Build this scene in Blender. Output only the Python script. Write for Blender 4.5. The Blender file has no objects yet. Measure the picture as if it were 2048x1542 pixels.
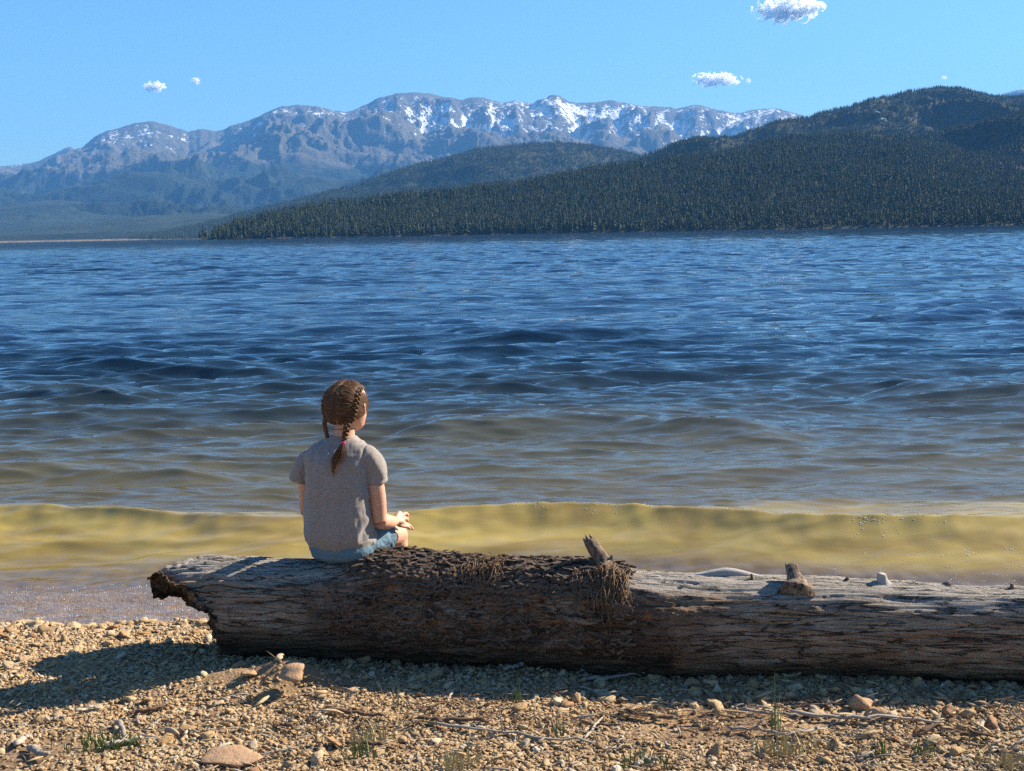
import bpy, math, random
import numpy as np
from mathutils import Vector, Matrix, Quaternion

SC = bpy.context.scene
COL = SC.collection
RNG = np.random.default_rng(7)
random.seed(7)
R = math.radians

# ------------------------------------------------------------------ camera
F = 2500.0                      # focal length in photo pixels (2048 wide)
CAM = np.array([0.0, 0.0, 1.78])
PITCH, ROLL = R(6.98), R(1.06)
_f = np.array([0, math.cos(PITCH), -math.sin(PITCH)])
_r0 = np.array([1.0, 0, 0]); _u0 = np.array([0, math.sin(PITCH), math.cos(PITCH)])
_R = math.cos(ROLL) * _r0 - math.sin(ROLL) * _u0
_U = math.sin(ROLL) * _r0 + math.cos(ROLL) * _u0
cam_data = bpy.data.cameras.new('camera')
cam = bpy.data.objects.new('camera', cam_data); COL.objects.link(cam)
m = Matrix((( _R[0], _U[0], -_f[0], CAM[0]), (_R[1], _U[1], -_f[1], CAM[1]), (_R[2], _U[2], -_f[2], CAM[2]), (0, 0, 0, 1)))
cam.matrix_world = m
cam_data.sensor_width = 36; cam_data.lens = 36 * F / 2048
cam_data.clip_start = 0.05; cam_data.clip_end = 80000
SC.camera = cam

# ------------------------------------------------------------------ world, sun, exposure
SUN_EL, SUN_AZ = R(33), math.atan2(0.905, 0.425)     # azimuth clockwise from +Y (view direction)
world = bpy.data.worlds.new('World'); SC.world = world; world.use_nodes = True
nt = world.node_tree; nt.nodes.clear()
sky = nt.nodes.new('ShaderNodeTexSky'); sky.sky_type = 'NISHITA'; sky.sun_disc = False
sky.sun_elevation = SUN_EL; sky.sun_rotation = SUN_AZ
sky.altitude = 0; sky.air_density = 1.3; sky.dust_density = 0.2; sky.ozone_density = 3.0
bg = nt.nodes.new('ShaderNodeBackground'); bg.inputs['Strength'].default_value = 0.050
wo = nt.nodes.new('ShaderNodeOutputWorld')
tint = nt.nodes.new('ShaderNodeMix'); tint.data_type = 'RGBA'; tint.blend_type = 'MULTIPLY'; tint.inputs[0].default_value = 1.0; tint.inputs[7].default_value = (0.55, 0.86, 1.16, 1)
nt.links.new(sky.outputs[0], tint.inputs[6]); nt.links.new(tint.outputs[2], bg.inputs[0]); nt.links.new(bg.outputs[0], wo.inputs[0])
S = Vector((math.sin(SUN_AZ) * math.cos(SUN_EL), math.cos(SUN_AZ) * math.cos(SUN_EL), math.sin(SUN_EL)))
sl = bpy.data.lights.new('sun', 'SUN'); sl.energy = 5.0; sl.angle = R(0.53); sl.color = (1.0, 0.89, 0.71)
so = bpy.data.objects.new('sun', sl); COL.objects.link(so); so.rotation_mode = 'QUATERNION'
so.rotation_quaternion = S.to_track_quat('Z', 'Y'); so.location = (20, 8, 30)
SC.view_settings.view_transform = 'Standard'; SC.view_settings.look = 'None'
SC.view_settings.exposure = 1.52; SC.view_settings.gamma = 1.0; SC.view_settings.use_curve_mapping = False
SC.render.engine = 'CYCLES'
cy = SC.cycles
cy.use_denoising = False
cy.max_bounces = 20; cy.diffuse_bounces = 2; cy.glossy_bounces = 2; cy.transmission_bounces = 3
cy.volume_bounces = 16; cy.transparent_max_bounces = 8; cy.caustics_reflective = False; cy.caustics_refractive = False
cy.sample_clamp_direct = 12; cy.sample_clamp_indirect = 2

# ------------------------------------------------------------------ helpers
def hor(u):                                     # photo row of the horizon in column u
    return 465.0 - (u - 1024) * math.tan(ROLL)
def ray(u, v):
    return _f + (u - 1024) / F * _R + (771 - v) / F * _U
def P(u, v, d):                                 # point seen at pixel (u, v), d metres along the view axis
    return CAM + d * ray(u, v)
def PY(u, v, y):
    r_ = ray(u, v); return CAM + r_ * (y / r_[1])
def azel(u, v):                                 # tan azimuth, slope
    r_ = ray(u, v); return math.atan2(r_[0], r_[1]), r_[2] / math.hypot(r_[0], r_[1])

_perm = np.random.default_rng(3).permutation(256); _perm = np.concatenate([_perm, _perm, _perm])
_grad = np.random.default_rng(4).normal(size=(256, 3)); _grad /= np.linalg.norm(_grad, axis=1)[:, None]
def noise(x, y, z=0.0):
    x, y, z = np.broadcast_arrays(np.asarray(x, float), np.asarray(y, float), np.asarray(z, float))
    xi, yi, zi = np.floor(x), np.floor(y), np.floor(z)
    fx, fy, fz = x - xi, y - yi, z - zi
    xi = xi.astype(int) & 255; yi = yi.astype(int) & 255; zi = zi.astype(int) & 255
    w = [t * t * t * (t * (t * 6 - 15) + 10) for t in (fx, fy, fz)]
    out = 0
    for a in (0, 1):
        for b in (0, 1):
            for c in (0, 1):
                h = _perm[_perm[_perm[xi + a & 255] + (yi + b & 255)] + (zi + c & 255)]
                g = _grad[h]
                d = g[..., 0] * (fx - a) + g[..., 1] * (fy - b) + g[..., 2] * (fz - c)
                out = out + d * (w[0] if a else 1 - w[0]) * (w[1] if b else 1 - w[1]) * (w[2] if c else 1 - w[2])
    return out * 1.6
def fbm(x, y, z=0.0, o=4, g=0.5):
    s, a, f = 0, 1, 1
    for i in range(o):
        s = s + a * noise(x * f + 17.3 * i, y * f + 5.1 * i, z * f); a *= g; f *= 2.03
    return s
def ridged(x, y, z=0.0, o=4, g=0.5):
    s, a, f = 0, 1, 1
    for i in range(o):
        s = s + a * (1 - 2 * np.abs(noise(x * f + 7.7 * i, y * f + 3.3 * i, z * f))); a *= g; f *= 2.05
    return s
def sst(a, b, x):
    t = np.clip((x - a) / (b - a), 0, 1); return t * t * (3 - 2 * t)

def tag(o, label=None, cat=None, group=None, kind=None):
    if label: o['label'] = label
    if cat: o['category'] = cat
    if group: o['group'] = group
    if kind: o['kind'] = kind
    return o
def link(name, me, mat=None, parent=None):
    o = bpy.data.objects.new(name, me); COL.objects.link(o)
    if mat is not None and me is not None and len(me.materials) == 0: me.materials.append(mat)
    if parent is not None: o.parent = parent
    return o
def mesh_np(name, V, Fq, smooth=True, attrs=None):      # V (n,3), Fq (m,k) all faces same size, or list of lists
    me = bpy.data.meshes.new(name)
    if isinstance(Fq, list) and not (len(Fq) and isinstance(Fq, np.ndarray)):
        me.from_pydata([tuple(v) for v in V], [], [tuple(f) for f in Fq])
    else:
        V = np.asarray(V, np.float32); Fq = np.asarray(Fq, np.int32)
        me.vertices.add(len(V)); me.vertices.foreach_set('co', V.ravel())
        n, k = Fq.shape
        me.loops.add(n * k); me.loops.foreach_set('vertex_index', Fq.ravel())
        me.polygons.add(n); me.polygons.foreach_set('loop_start', np.arange(0, n * k, k, dtype=np.int32))
    me.update(calc_edges=True)
    if smooth: me.polygons.foreach_set('use_smooth', np.ones(len(me.polygons), bool))
    for k_, v_ in (attrs or {}).items():
        a = me.attributes.new(k_, 'FLOAT', 'POINT'); a.data.foreach_set('value', np.asarray(v_, np.float32).ravel())
    me.validate(verbose=False)
    return me
def grid_faces(n, m, wrap=False):               # rows n, cols m
    i = np.arange(n - 1)[:, None]; j = np.arange(m if wrap else m - 1)[None]
    a = i * m + j; b = i * m + (j + 1) % m
    return np.stack([a, b, b + m, a + m], -1).reshape(-1, 4)

class MB:                                       # collects pieces into one mesh
    def __init__(s): s.v = []; s.f = []
    def add(s, V, Fs):
        o = len(s.v); s.v += [tuple(map(float, p)) for p in V]; s.f += [tuple(int(i) + o for i in f) for f in Fs]
    def tube(s, pts, rad, n=8, cap=True, flat=1.0, twist=0.0, up=(0, 0, 1)):
        pts = np.asarray(pts, float); rad = np.broadcast_to(np.asarray(rad, float), (len(pts),))
        T = np.gradient(pts, axis=0); T /= np.linalg.norm(T, axis=1)[:, None] + 1e-12
        upv = np.asarray(up, float)
        if abs(T[0] @ upv) > 0.95: upv = np.array([1.0, 0.15, 0])
        V = []
        N = np.cross(T[0], upv); N /= np.linalg.norm(N)
        for i in range(len(pts)):
            N = N - T[i] * (N @ T[i]); N /= np.linalg.norm(N) + 1e-12
            B = np.cross(T[i], N)
            for k in range(n):
                a = 2 * math.pi * k / n + twist * i
                V.append(pts[i] + rad[i] * (math.cos(a) * N + flat * math.sin(a) * B))
        Fs = [tuple(f) for f in grid_faces(len(pts), n, True)]
        if cap:
            Fs.append(tuple(range(n - 1, -1, -1))); Fs.append(tuple((len(pts) - 1) * n + k for k in range(n)))
        s.add(V, Fs)
    def rings(s, rings):                        # list of (n,3) closed rings
        n = len(rings[0]); V = np.concatenate(rings)
        Fs = [tuple(f) for f in grid_faces(len(rings), n, True)]
        Fs.append(tuple(range(n - 1, -1, -1))); Fs.append(tuple((len(rings) - 1) * n + k for k in range(n)))
        s.add(V, Fs)
    def ball(s, c, r, n=12, rot=None):
        r = np.broadcast_to(np.asarray(r, float), (3,)); c = np.asarray(c, float)
        rings = []
        for i in range(1, n):
            t = math.pi * i / n
            a = np.arange(2 * n) * math.pi / n
            q = np.stack([math.sin(t) * np.cos(a) * r[0], math.sin(t) * np.sin(a) * r[1], np.full(2 * n, -math.cos(t) * r[2])], 1)
            if rot is not None: q = q @ rot.T
            rings.append(q + c)
        s.rings(rings)
    def mesh(s, name, smooth=True):
        me = bpy.data.meshes.new(name); me.from_pydata(s.v, [], s.f)
        if smooth: me.polygons.foreach_set('use_smooth', np.ones(len(me.polygons), bool))
        me.update(); return me
    def build(s, name, mat, parent=None, smooth=True):
        return link(name, s.mesh(name, smooth), mat, parent)
def curve_pts(P_, n):                           # Catmull-Rom resample
    P_ = np.asarray(P_, float)
    Q = np.vstack([2 * P_[0] - P_[1], P_, 2 * P_[-1] - P_[-2]])
    out = []
    for t in np.linspace(0, len(P_) - 1, n):
        i = min(int(t), len(P_) - 2); s = t - i
        a, b, c, d = Q[i], Q[i + 1], Q[i + 2], Q[i + 3]
        out.append(0.5 * (2 * b + (c - a) * s + (2 * a - 5 * b + 4 * c - d) * s * s + (3 * b - a - 3 * c + d) * s ** 3))
    return np.array(out)
def rotz(a):
    c, s_ = math.cos(a), math.sin(a); return np.array([[c, -s_, 0], [s_, c, 0], [0, 0, 1]])

# node material mini-language
class Mat:
    def __init__(s, name, rough=0.8, spec=0.3):
        s.m = bpy.data.materials.new(name); s.m.use_nodes = True; s.t = s.m.node_tree
        s.b = s.t.nodes['Principled BSDF']; s.out = s.t.nodes['Material Output']
        s.b.inputs['Roughness'].default_value = rough; s.b.inputs['Specular IOR Level'].default_value = spec
    def n(s, typ, **kw):
        nd = s.t.nodes.new(typ)
        for k, v in kw.items():
            if k in nd.inputs: s.set(nd.inputs[k], v)
            else: setattr(nd, k, v)
        return nd
    def set(s, inp, v):
        if isinstance(v, bpy.types.NodeSocket): s.t.links.new(v, inp)
        else: inp.default_value = v
    def pos(s): return s.n('ShaderNodeNewGeometry').outputs['Position']
    def obj(s): return s.n('ShaderNodeTexCoord').outputs['Object']
    def map(s, vec, scale=(1, 1, 1), loc=(0, 0, 0), rot=(0, 0, 0)):
        nd = s.n('ShaderNodeMapping'); s.set(nd.inputs[0], vec); nd.inputs['Scale'].default_value = scale
        nd.inputs['Location'].default_value = loc; nd.inputs['Rotation'].default_value = rot; return nd.outputs[0]
    def noise(s, vec, scale, detail=4, rough=0.55, dist=0.0, out='Fac'):
        nd = s.n('ShaderNodeTexNoise'); s.set(nd.inputs['Vector'], vec); nd.inputs['Scale'].default_value = scale
        nd.inputs['Detail'].default_value = detail; nd.inputs['Roughness'].default_value = rough; nd.inputs['Distortion'].default_value = dist
        return nd.outputs[out]
    def vor(s, vec, scale, feature='F1', out='Distance'):
        nd = s.n('ShaderNodeTexVoronoi', feature=feature); s.set(nd.inputs['Vector'], vec); nd.inputs['Scale'].default_value = scale
        return nd.outputs[out]
    def ramp(s, fac, stops, interp='LINEAR'):
        nd = s.n('ShaderNodeValToRGB'); s.set(nd.inputs[0], fac); cr = nd.color_ramp; cr.interpolation = interp
        while len(cr.elements) < len(stops): cr.elements.new(0.5)
        for e, (p_, c) in zip(cr.elements, stops):
            e.position = p_; e.color = (c, c, c, 1) if isinstance(c, (int, float)) else (*c, 1)
        return nd.outputs[0]
    def mix(s, fac, a, b, mode='MIX'):
        nd = s.n('ShaderNodeMix', data_type='RGBA', blend_type=mode); s.set(nd.inputs[0], fac)
        for i, v in ((6, a), (7, b)):
            s.set(nd.inputs[i], (*v, 1) if isinstance(v, tuple) and len(v) == 3 else v)
        return nd.outputs[2]
    def math(s, op, a, b=0.0, c=None):
        nd = s.n('ShaderNodeMath', operation=op); s.set(nd.inputs[0], a); s.set(nd.inputs[1], b)
        if c is not None: s.set(nd.inputs[2], c)
        return nd.outputs[0]
    def mrange(s, x, a, b, c=0.0, d=1.0):
        nd = s.n('ShaderNodeMapRange'); s.set(nd.inputs[0], x)
        for i, v in zip((1, 2, 3, 4), (a, b, c, d)): nd.inputs[i].default_value = v
        return nd.outputs[0]
    def attr(s, name, out='Fac'):
        nd = s.n('ShaderNodeAttribute', attribute_name=name); return nd.outputs[out]
    def rand(s): return s.n('ShaderNodeObjectInfo').outputs['Random']
    def sep(s, vec):
        nd = s.n('ShaderNodeSeparateXYZ'); s.set(nd.inputs[0], vec); return nd.outputs
    def bump(s, h, strength=0.5, dist=0.01, normal=None):
        nd = s.n('ShaderNodeBump'); s.set(nd.inputs['Height'], h); nd.inputs['Strength'].default_value = strength
        nd.inputs['Distance'].default_value = dist
        if normal is not None: s.set(nd.inputs['Normal'], normal)
        return nd.outputs[0]
    def base(s, c): s.set(s.b.inputs['Base Color'], (*c, 1) if isinstance(c, tuple) and len(c) == 3 else c); return s
    def norm(s, nrm): s.set(s.b.inputs['Normal'], nrm); return s

def instancer(name, pts, scl, rot, idx, meshes, mat, parent=None):      # one stuff object: many small pieces on points
    me = bpy.data.meshes.new(name); n = len(pts)
    me.vertices.add(n); me.vertices.foreach_set('co', np.asarray(pts, np.float32).ravel())
    for nm, typ, key, dat in (('scl', 'FLOAT_VECTOR', 'vector', scl), ('rot', 'FLOAT_VECTOR', 'vector', rot), ('idx', 'INT', 'value', idx)):
        a = me.attributes.new(nm, typ, 'POINT'); a.data.foreach_set(key, np.asarray(dat, np.int32 if typ == 'INT' else np.float32).ravel())
    o = link(name, me, mat, parent); o['kind'] = 'stuff'
    c = bpy.data.collections.new(name + '_kinds')
    for k, mm in enumerate(meshes):
        q = bpy.data.objects.new('%s_kind_%02d' % (name, k), mm); c.objects.link(q)
    g = bpy.data.node_groups.new(name + '_scatter', 'GeometryNodeTree')
    g.interface.new_socket('Geometry', in_out='INPUT', socket_type='NodeSocketGeometry')
    g.interface.new_socket('Geometry', in_out='OUTPUT', socket_type='NodeSocketGeometry')
    N = g.nodes; gi = N.new('NodeGroupInput'); go = N.new('NodeGroupOutput')
    iop = N.new('GeometryNodeInstanceOnPoints'); ci = N.new('GeometryNodeCollectionInfo')
    ci.inputs['Collection'].default_value = c; ci.inputs['Separate Children'].default_value = True; ci.inputs['Reset Children'].default_value = True
    g.links.new(gi.outputs[0], iop.inputs['Points']); g.links.new(ci.outputs[0], iop.inputs['Instance'])
    iop.inputs['Pick Instance'].default_value = True
    for nm, typ, sock in (('idx', 'INT', 'Instance Index'), ('rot', 'FLOAT_VECTOR', 'Rotation'), ('scl', 'FLOAT_VECTOR', 'Scale')):
        na = N.new('GeometryNodeInputNamedAttribute'); na.data_type = typ; na.inputs['Name'].default_value = nm
        g.links.new(na.outputs[0], iop.inputs[sock])
    g.links.new(iop.outputs[0], go.inputs[0])
    md = o.modifiers.new('scatter', 'NODES'); md.node_group = g
    return o

# ------------------------------------------------------------------ terrain layers (polar sheets at their true distance)
def terrain(name, line, Dr, Df, zf, p, amp, nscale, nrow, ncol, azlim=(-62, 62), back=0.35, treeh=0.0, dens=(-25, 25), bumps=None, gully=None, rag=0.0010):
    """line: ridge as seen from the beach; Dr(az), Df(az): distance of ridge and foot"""
    la = np.array([azel(u, v) for u, v in line])
    a_in = np.linspace(R(dens[0]), R(dens[1]), ncol)
    az = np.concatenate([np.linspace(R(azlim[0]), R(dens[0]), 40)[:-1], a_in, np.linspace(R(dens[1]), R(azlim[1]), 40)[1:]]) if azlim[0] < dens[0] else a_in
    sl_ = np.interp(az, la[:, 0], la[:, 1])
    sl_ = sl_ + rag * fbm(az * 90, 3.3, 0.5, 4)                       # small irregularities of the skyline
    dr, df = Dr(az), Df(az)
    zr = CAM[2] + sl_ * dr - treeh
    zr = np.maximum(zr, zf + 1)
    t = np.concatenate([np.linspace(0, 1, nrow), np.linspace(1, 1 + back, nrow // 6)[1:]])
    T = t[:, None]; r_ = df + (dr - df) * T
    g = np.where(T <= 1, np.clip(T, 0, 1) ** p, 1 - (np.clip(T - 1, 0, 9) / back) ** 1.3 * 0.6)
    X = r_ * np.sin(az); Y = r_ * np.cos(az)
    Z = zf + (zr - zf) * g
    win = np.clip(T, 0, 1) ** 1.2 * (1 - np.exp(-np.clip(1 - T, 0, 1) * 7)) + 0.02
    n_ = ridged(X * nscale + 0.35 * noise(X * nscale * 1.7, Y * nscale * 1.7, 6.0), Y * nscale, 0.3, 7, 0.56) - 0.95
    Z = Z + amp * n_ * win * np.clip((zr - zf) / 300, 0.15, 1.5)
    if gully is not None: Z = Z + gully(az[None, :] + 0 * T, T, X, Y) * win
    if bumps:
        for (u, v, d, wa, wr, h) in bumps:
            a0 = azel(u, v)[0]; Z = Z + h * np.exp(-((az - a0) / wa) ** 2 - ((r_ - d) / wr) ** 2)
    lim = CAM[2] + (sl_ + 0.0004) * r_ - treeh                          # nothing in front rises over the traced skyline
    Z = np.where(T < 0.995, np.minimum(Z, np.maximum(lim, zf + 0 * Z)), Z)
    Z[0] = min(zf, -3.0)
    return az, t, X, Y, Z

def make_terrain(name, tr, mat, attrs=None):
    az, t, X, Y, Z = tr
    V = np.stack([X, Y, Z], -1).reshape(-1, 3)
    me = mesh_np(name, V, grid_faces(*X.shape), True, attrs)
    return tag(link(name, me, mat), kind='structure')

def scatter_on(tr, n, azr=(-26, 26), tmax=1.04, tmin=0.0):
    az, t, X, Y, Z = tr
    X0, Y0 = X[:-1, :-1], Y[:-1, :-1]
    area = np.abs((X[:-1, 1:] - X0) * (Y[1:, :-1] - Y0) - (X[1:, :-1] - X0) * (Y[:-1, 1:] - Y0))
    ok = (az[:-1] > R(azr[0])) & (az[:-1] < R(azr[1])); okt = (t[:-1] < tmax) & (t[:-1] >= tmin)
    w = (area * ok[None] * okt[:, None]).ravel(); w /= w.sum()
    c = RNG.choice(len(w), n, p=w); i, j = np.divmod(c, X.shape[1] - 1)
    a, b = RNG.random(n), RNG.random(n)
    def bi(Q): return (Q[i, j] * (1 - a) * (1 - b) + Q[i + 1, j] * a * (1 - b) + Q[i, j + 1] * (1 - a) * b + Q[i + 1, j + 1] * a * b)
    return np.stack([bi(X), bi(Y), bi(Z)], 1), t[i] + a * (t[i + 1] - t[i])

K = lambda v: (lambda az: np.full_like(az, float(v)))
def curveD(pts):                                # distances given at photo columns
    a_ = np.array([azel(u, 460)[0] for u, _ in pts]); d_ = np.array([d for _, d in pts], float)
    return lambda az: np.interp(az, a_, d_)

massive_line = [(-2600, 420), (-1500, 380), (-900, 400), (-400, 365), (-120, 345), (0, 333), (40, 332), (75, 324), (95, 318), (130, 308), (165, 294), (190, 274), (215, 262), (250, 252), (285, 243),
    (310, 242), (340, 250), (375, 262), (400, 257), (430, 261), (445, 258), (470, 248), (520, 232), (540, 220), (565, 211), (600, 208), (640, 215), (665, 222),
    (690, 224), (705, 221), (730, 209), (760, 195), (790, 187), (830, 184), (870, 187), (900, 193), (925, 198), (945, 194), (970, 196), (1005, 206), (1030, 201),
    (1060, 206), (1085, 198), (1100, 190), (1120, 192), (1140, 203), (1180, 205), (1220, 202), (1250, 206), (1280, 212), (1320, 213), (1350, 216), (1380, 212),
    (1400, 212), (1440, 222), (1480, 227), (1500, 220), (1525, 217), (1560, 219), (1590, 226), (1640, 240), (1750, 262), (2000, 290), (2600, 330), (4500, 380)]
far_peak_line = [(-600, 380), (-100, 345), (60, 326), (80, 322), (105, 309), (130, 296), (140, 293), (152, 301), (175, 316), (230, 330), (400, 350), (1500, 330), (1700, 300), (1950, 215), (2010, 185), (2035, 179), (2080, 177), (2200, 190), (2500, 250), (4500, 350)]
mid_line = [(-2600, 484), (-200, 484), (180, 482), (250, 477), (330, 462), (400, 446), (480, 425), (560, 406), (640, 388), (700, 370), (760, 352), (820, 331), (870, 317), (920, 304), (970, 294),
    (1020, 288), (1060, 284), (1110, 283), (1150, 286), (1200, 294), (1260, 306), (1320, 322), (1500, 345), (2048, 360), (4500, 380)]
big_line = [(-2600, 520), (900, 460), (1050, 400), (1150, 352), (1240, 322), (1300, 300), (1360, 280), (1420, 270), (1470, 268), (1500, 257), (1560, 240), (1620, 226), (1700, 205), (1760, 192),
    (1820, 179), (1880, 171), (1930, 173), (1980, 185), (2020, 190), (2048, 188), (2150, 180), (2300, 195), (3000, 260), (4500, 330)]
right_line = [(900, 470), (1400, 400), (1640, 330), (1780, 285), (1850, 262), (1920, 245), (1980, 230), (2048, 214), (2200, 196), (2600, 230), (3400, 300), (4800, 330)]
point_line = [(398, 476), (410, 466), (440, 457), (465, 444), (500, 431), (560, 417), (620, 407), (700, 395), (800, 385), (900, 378), (1000, 367), (1060, 357), (1120, 345), (1200, 335),
    (1280, 325), (1350, 311), (1420, 299), (1480, 287), (1540, 272), (1600, 263), (1700, 258), (1760, 258), (1800, 265), (1850, 276), (1950, 300), (2048, 315), (2400, 330), (3400, 360), (4800, 380)]
foot_line = [(-2600, 440), (-200, 418), (0, 411), (60, 402), (120, 400), (200, 407), (260, 404), (330, 410), (400, 418), (500, 430), (800, 450), (4500, 455)]
low_line = [(-2600, 470), (-200, 470), (0, 463), (80, 455), (200, 443), (300, 430), (420, 426), (520, 432), (600, 440), (900, 452), (4500, 455)]

def mgully(az, T, X, Y):                        # cirques and couloirs that run down from the crest of the massif
    w = az * 150 + 1.4 * fbm(X * 0.0011, Y * 0.0011, 2.0, 3)
    a = -190 * np.clip(ridged(w * 0.13 + 1.5 * T, T * 2.6, 5.0, 3) , 0, 2) * sst(0.62, 0.86, T) * (0.35 + sst(-0.12, 0.02, az))
    c = -26 * np.clip(ridged(w * 0.6 + 3 * T, T * 6.0, 1.0, 4) + 0.2, 0, 2) * sst(0.6, 0.8, T)
    return a + c
TR_massive = terrain('m', massive_line, curveD([(-3000, 11000), (0, 12500), (400, 12000), (840, 11800), (1120, 12300), (1500, 13000), (4000, 13500)]),
                     K(3000), 1.5, 2.15, 230, 1 / 1700, 280, 760, gully=mgully, azlim=(-62, 62), dens=(-24, 16),
                     bumps=[(480, 0, 10300, 0.03, 700, 90), (170, 0, 10500, 0.03, 800, 60), (760, 0, 10300, 0.022, 600, 130), (300, 0, 9000, 0.05, 700, 70), (650, 0, 9400, 0.05, 500, 90), (1330, 0, 10800, 0.02, 500, 160)])
TR_far = terrain('f', far_peak_line, K(14300), K(12800), 200, 1.2, 120, 1 / 900, 40, 400, back=0.1)
TR_foot = terrain('ft', foot_line, K(6400), K(4200), 1, 1.5, 60, 1 / 900, 90, 360, back=0.3, dens=(-25, 0), azlim=(-62, 60), rag=0.0003)
TR_low = terrain('lw', low_line, K(4700), K(3300), 1.2, 1.4, 40, 1 / 700, 70, 360, back=0.3, dens=(-25, 0), azlim=(-62, 60), rag=0.0003)
TR_mid = terrain('md', mid_line, curveD([(-3000, 4000), (300, 3600), (800, 4000), (1110, 4300), (4000, 4300)]), K(2900), -3, 1.25, 100, 1 / 700, 90, 420, treeh=7, dens=(-20, 10), azlim=(-30, 30))
TR_big = terrain('bg', big_line, curveD([(-3000, 2600), (1000, 2500), (1500, 2900), (1880, 3300), (4800, 3300)]), K(1700), -3, 1.15, 130, 1 / 620, 100, 460, treeh=9, dens=(-3, 27), azlim=(-5, 62))
TR_right = terrain('rt', right_line, curveD([(1400, 2200), (4800, 2450)]), K(1450), -3, 1.1, 90, 1 / 480, 80, 360, treeh=9, dens=(3, 27), azlim=(2, 62))
TR_point = terrain('pt', point_line, curveD([(398, 1310), (430, 1335), (500, 1370), (700, 1480), (1000, 1620), (1500, 1900), (1760, 2050), (4800, 2050)]),
                   curveD([(398, 1252), (1024, 1240), (1500, 1170), (2048, 1120), (4800, 1050)]), 0.3, 1.0, 50, 1 / 300, 100, 520, treeh=9, azlim=(azel(398, 470)[0] * 180 / math.pi, 62), dens=(azel(398, 470)[0] * 180 / math.pi + 0.02, 27))
Zp = TR_point[4]; Zp[1:3] = np.maximum(Zp[1:3], 0.6)

# materials of the far land
mm = Mat('mountain_rock_and_snow', 0.95, 0.1)
pz = mm.sep(mm.pos())[2]
nA = mm.noise(mm.pos(), 1 / 620, 7, 0.62); nB = mm.noise(mm.pos(), 1 / 170, 6, 0.65)
rock = mm.mix(nB, (0.048, 0.046, 0.040), (0.19, 0.175, 0.145))
rock = mm.mix(mm.ramp(nA, [(0.42, 0), (0.62, 1)]), rock, (0.13, 0.12, 0.085))
wood = mm.mix(mm.ramp(mm.noise(mm.pos(), 1 / 380, 6, 0.6), [(0.45, 0), (0.6, 1)]), (0.020, 0.034, 0.022), (0.045, 0.062, 0.036))
wood = mm.mix(mm.ramp(mm.noise(mm.pos(), 1 / 55, 3, 0.7), [(0.3, 0), (0.7, 1)]), wood, mm.mix(0.6, wood, (0.01, 0.016, 0.012)))
tl = mm.math('ADD', pz, mm.math('MULTIPLY', mm.math('SUBTRACT', mm.noise(mm.pos(), 1 / 700, 8, 0.7), 0.5), 420.0))
land = mm.mix(mm.ramp(mm.mrange(tl, 430, 560), [(0.3, 0), (0.7, 1)]), wood, rock)
snf = mm.math('ADD', mm.attr('snow'), mm.math('MULTIPLY', mm.math('SUBTRACT', nB, 0.5), 0.55))
snf = mm.math('ADD', snf, mm.math('MULTIPLY', mm.math('SUBTRACT', mm.noise(mm.map(mm.pos(), (1, 1, 0.3)), 1 / 34, 5, 0.7), 0.5), 1.25))
c_ = mm.mix(mm.ramp(snf, [(0.50, 0), (0.535, 1)]), land, (0.78, 0.81, 0.86))
sand_ = mm.mrange(pz, 1.6, 5.0); c_ = mm.mix(sand_, (0.30, 0.22, 0.15), c_)
mm.base(c_).norm(mm.bump(mm.noise(mm.pos(), 1 / 75, 9, 0.72), 1.0, 62))
def snow_attr(tr, lo=620, base=0.0):
    az, t, X, Y, Z = tr
    L = np.zeros_like(Z)
    for k in (2, 5):                            # hollows hold the snow
        Zs = Z.copy()
        Zs[k:-k, k:-k] = (Z[:-2 * k, k:-k] + Z[2 * k:, k:-k] + Z[k:-k, :-2 * k] + Z[k:-k, 2 * k:]) / 4
        q = (Zs - Z); L += np.clip(q / (np.std(q[Z > 500]) + 1e-6), -2, 2) * 0.055
    a_ = az[None, :] + 0 * Z
    streak = ridged(a_ * 85 + 0.8 * fbm(X * 0.001, Y * 0.001, 1, 3), t[:, None] * 5 + 0 * Z, 4.0, 4) - 0.85
    mass = fbm(X / 1300, Y / 1300, 8.0, 4)
    reg = np.interp(az, [azel(u, 400)[0] for u in (0, 200, 330, 520, 700, 830, 1000, 1500, 1600)], [0.10, 0.29, 0.36, 0.30, 0.37, 0.45, 0.49, 0.47, 0.43])[None]
    crest = 0.16 * np.exp(-np.abs(1 - t[:, None]) / 0.012)
    s_ = reg + L * 1.25 + 0.16 * streak + 0.13 * mass - crest * 0.8
    return s_ - 0.9 * (1 - sst(lo - 120, lo + 220, Z + 160 * fbm(X / 600, Y / 600, 3.0, 4)))
make_terrain('snowy_mountain_range', TR_massive, mm.m, {'snow': snow_attr(TR_massive, 640)})
make_terrain('distant_peaks', TR_far, mm.m, {'snow': 0.36 + 0.2 * fbm(TR_far[2] / 500, TR_far[3] / 500, 1.0, 4)})

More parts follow.
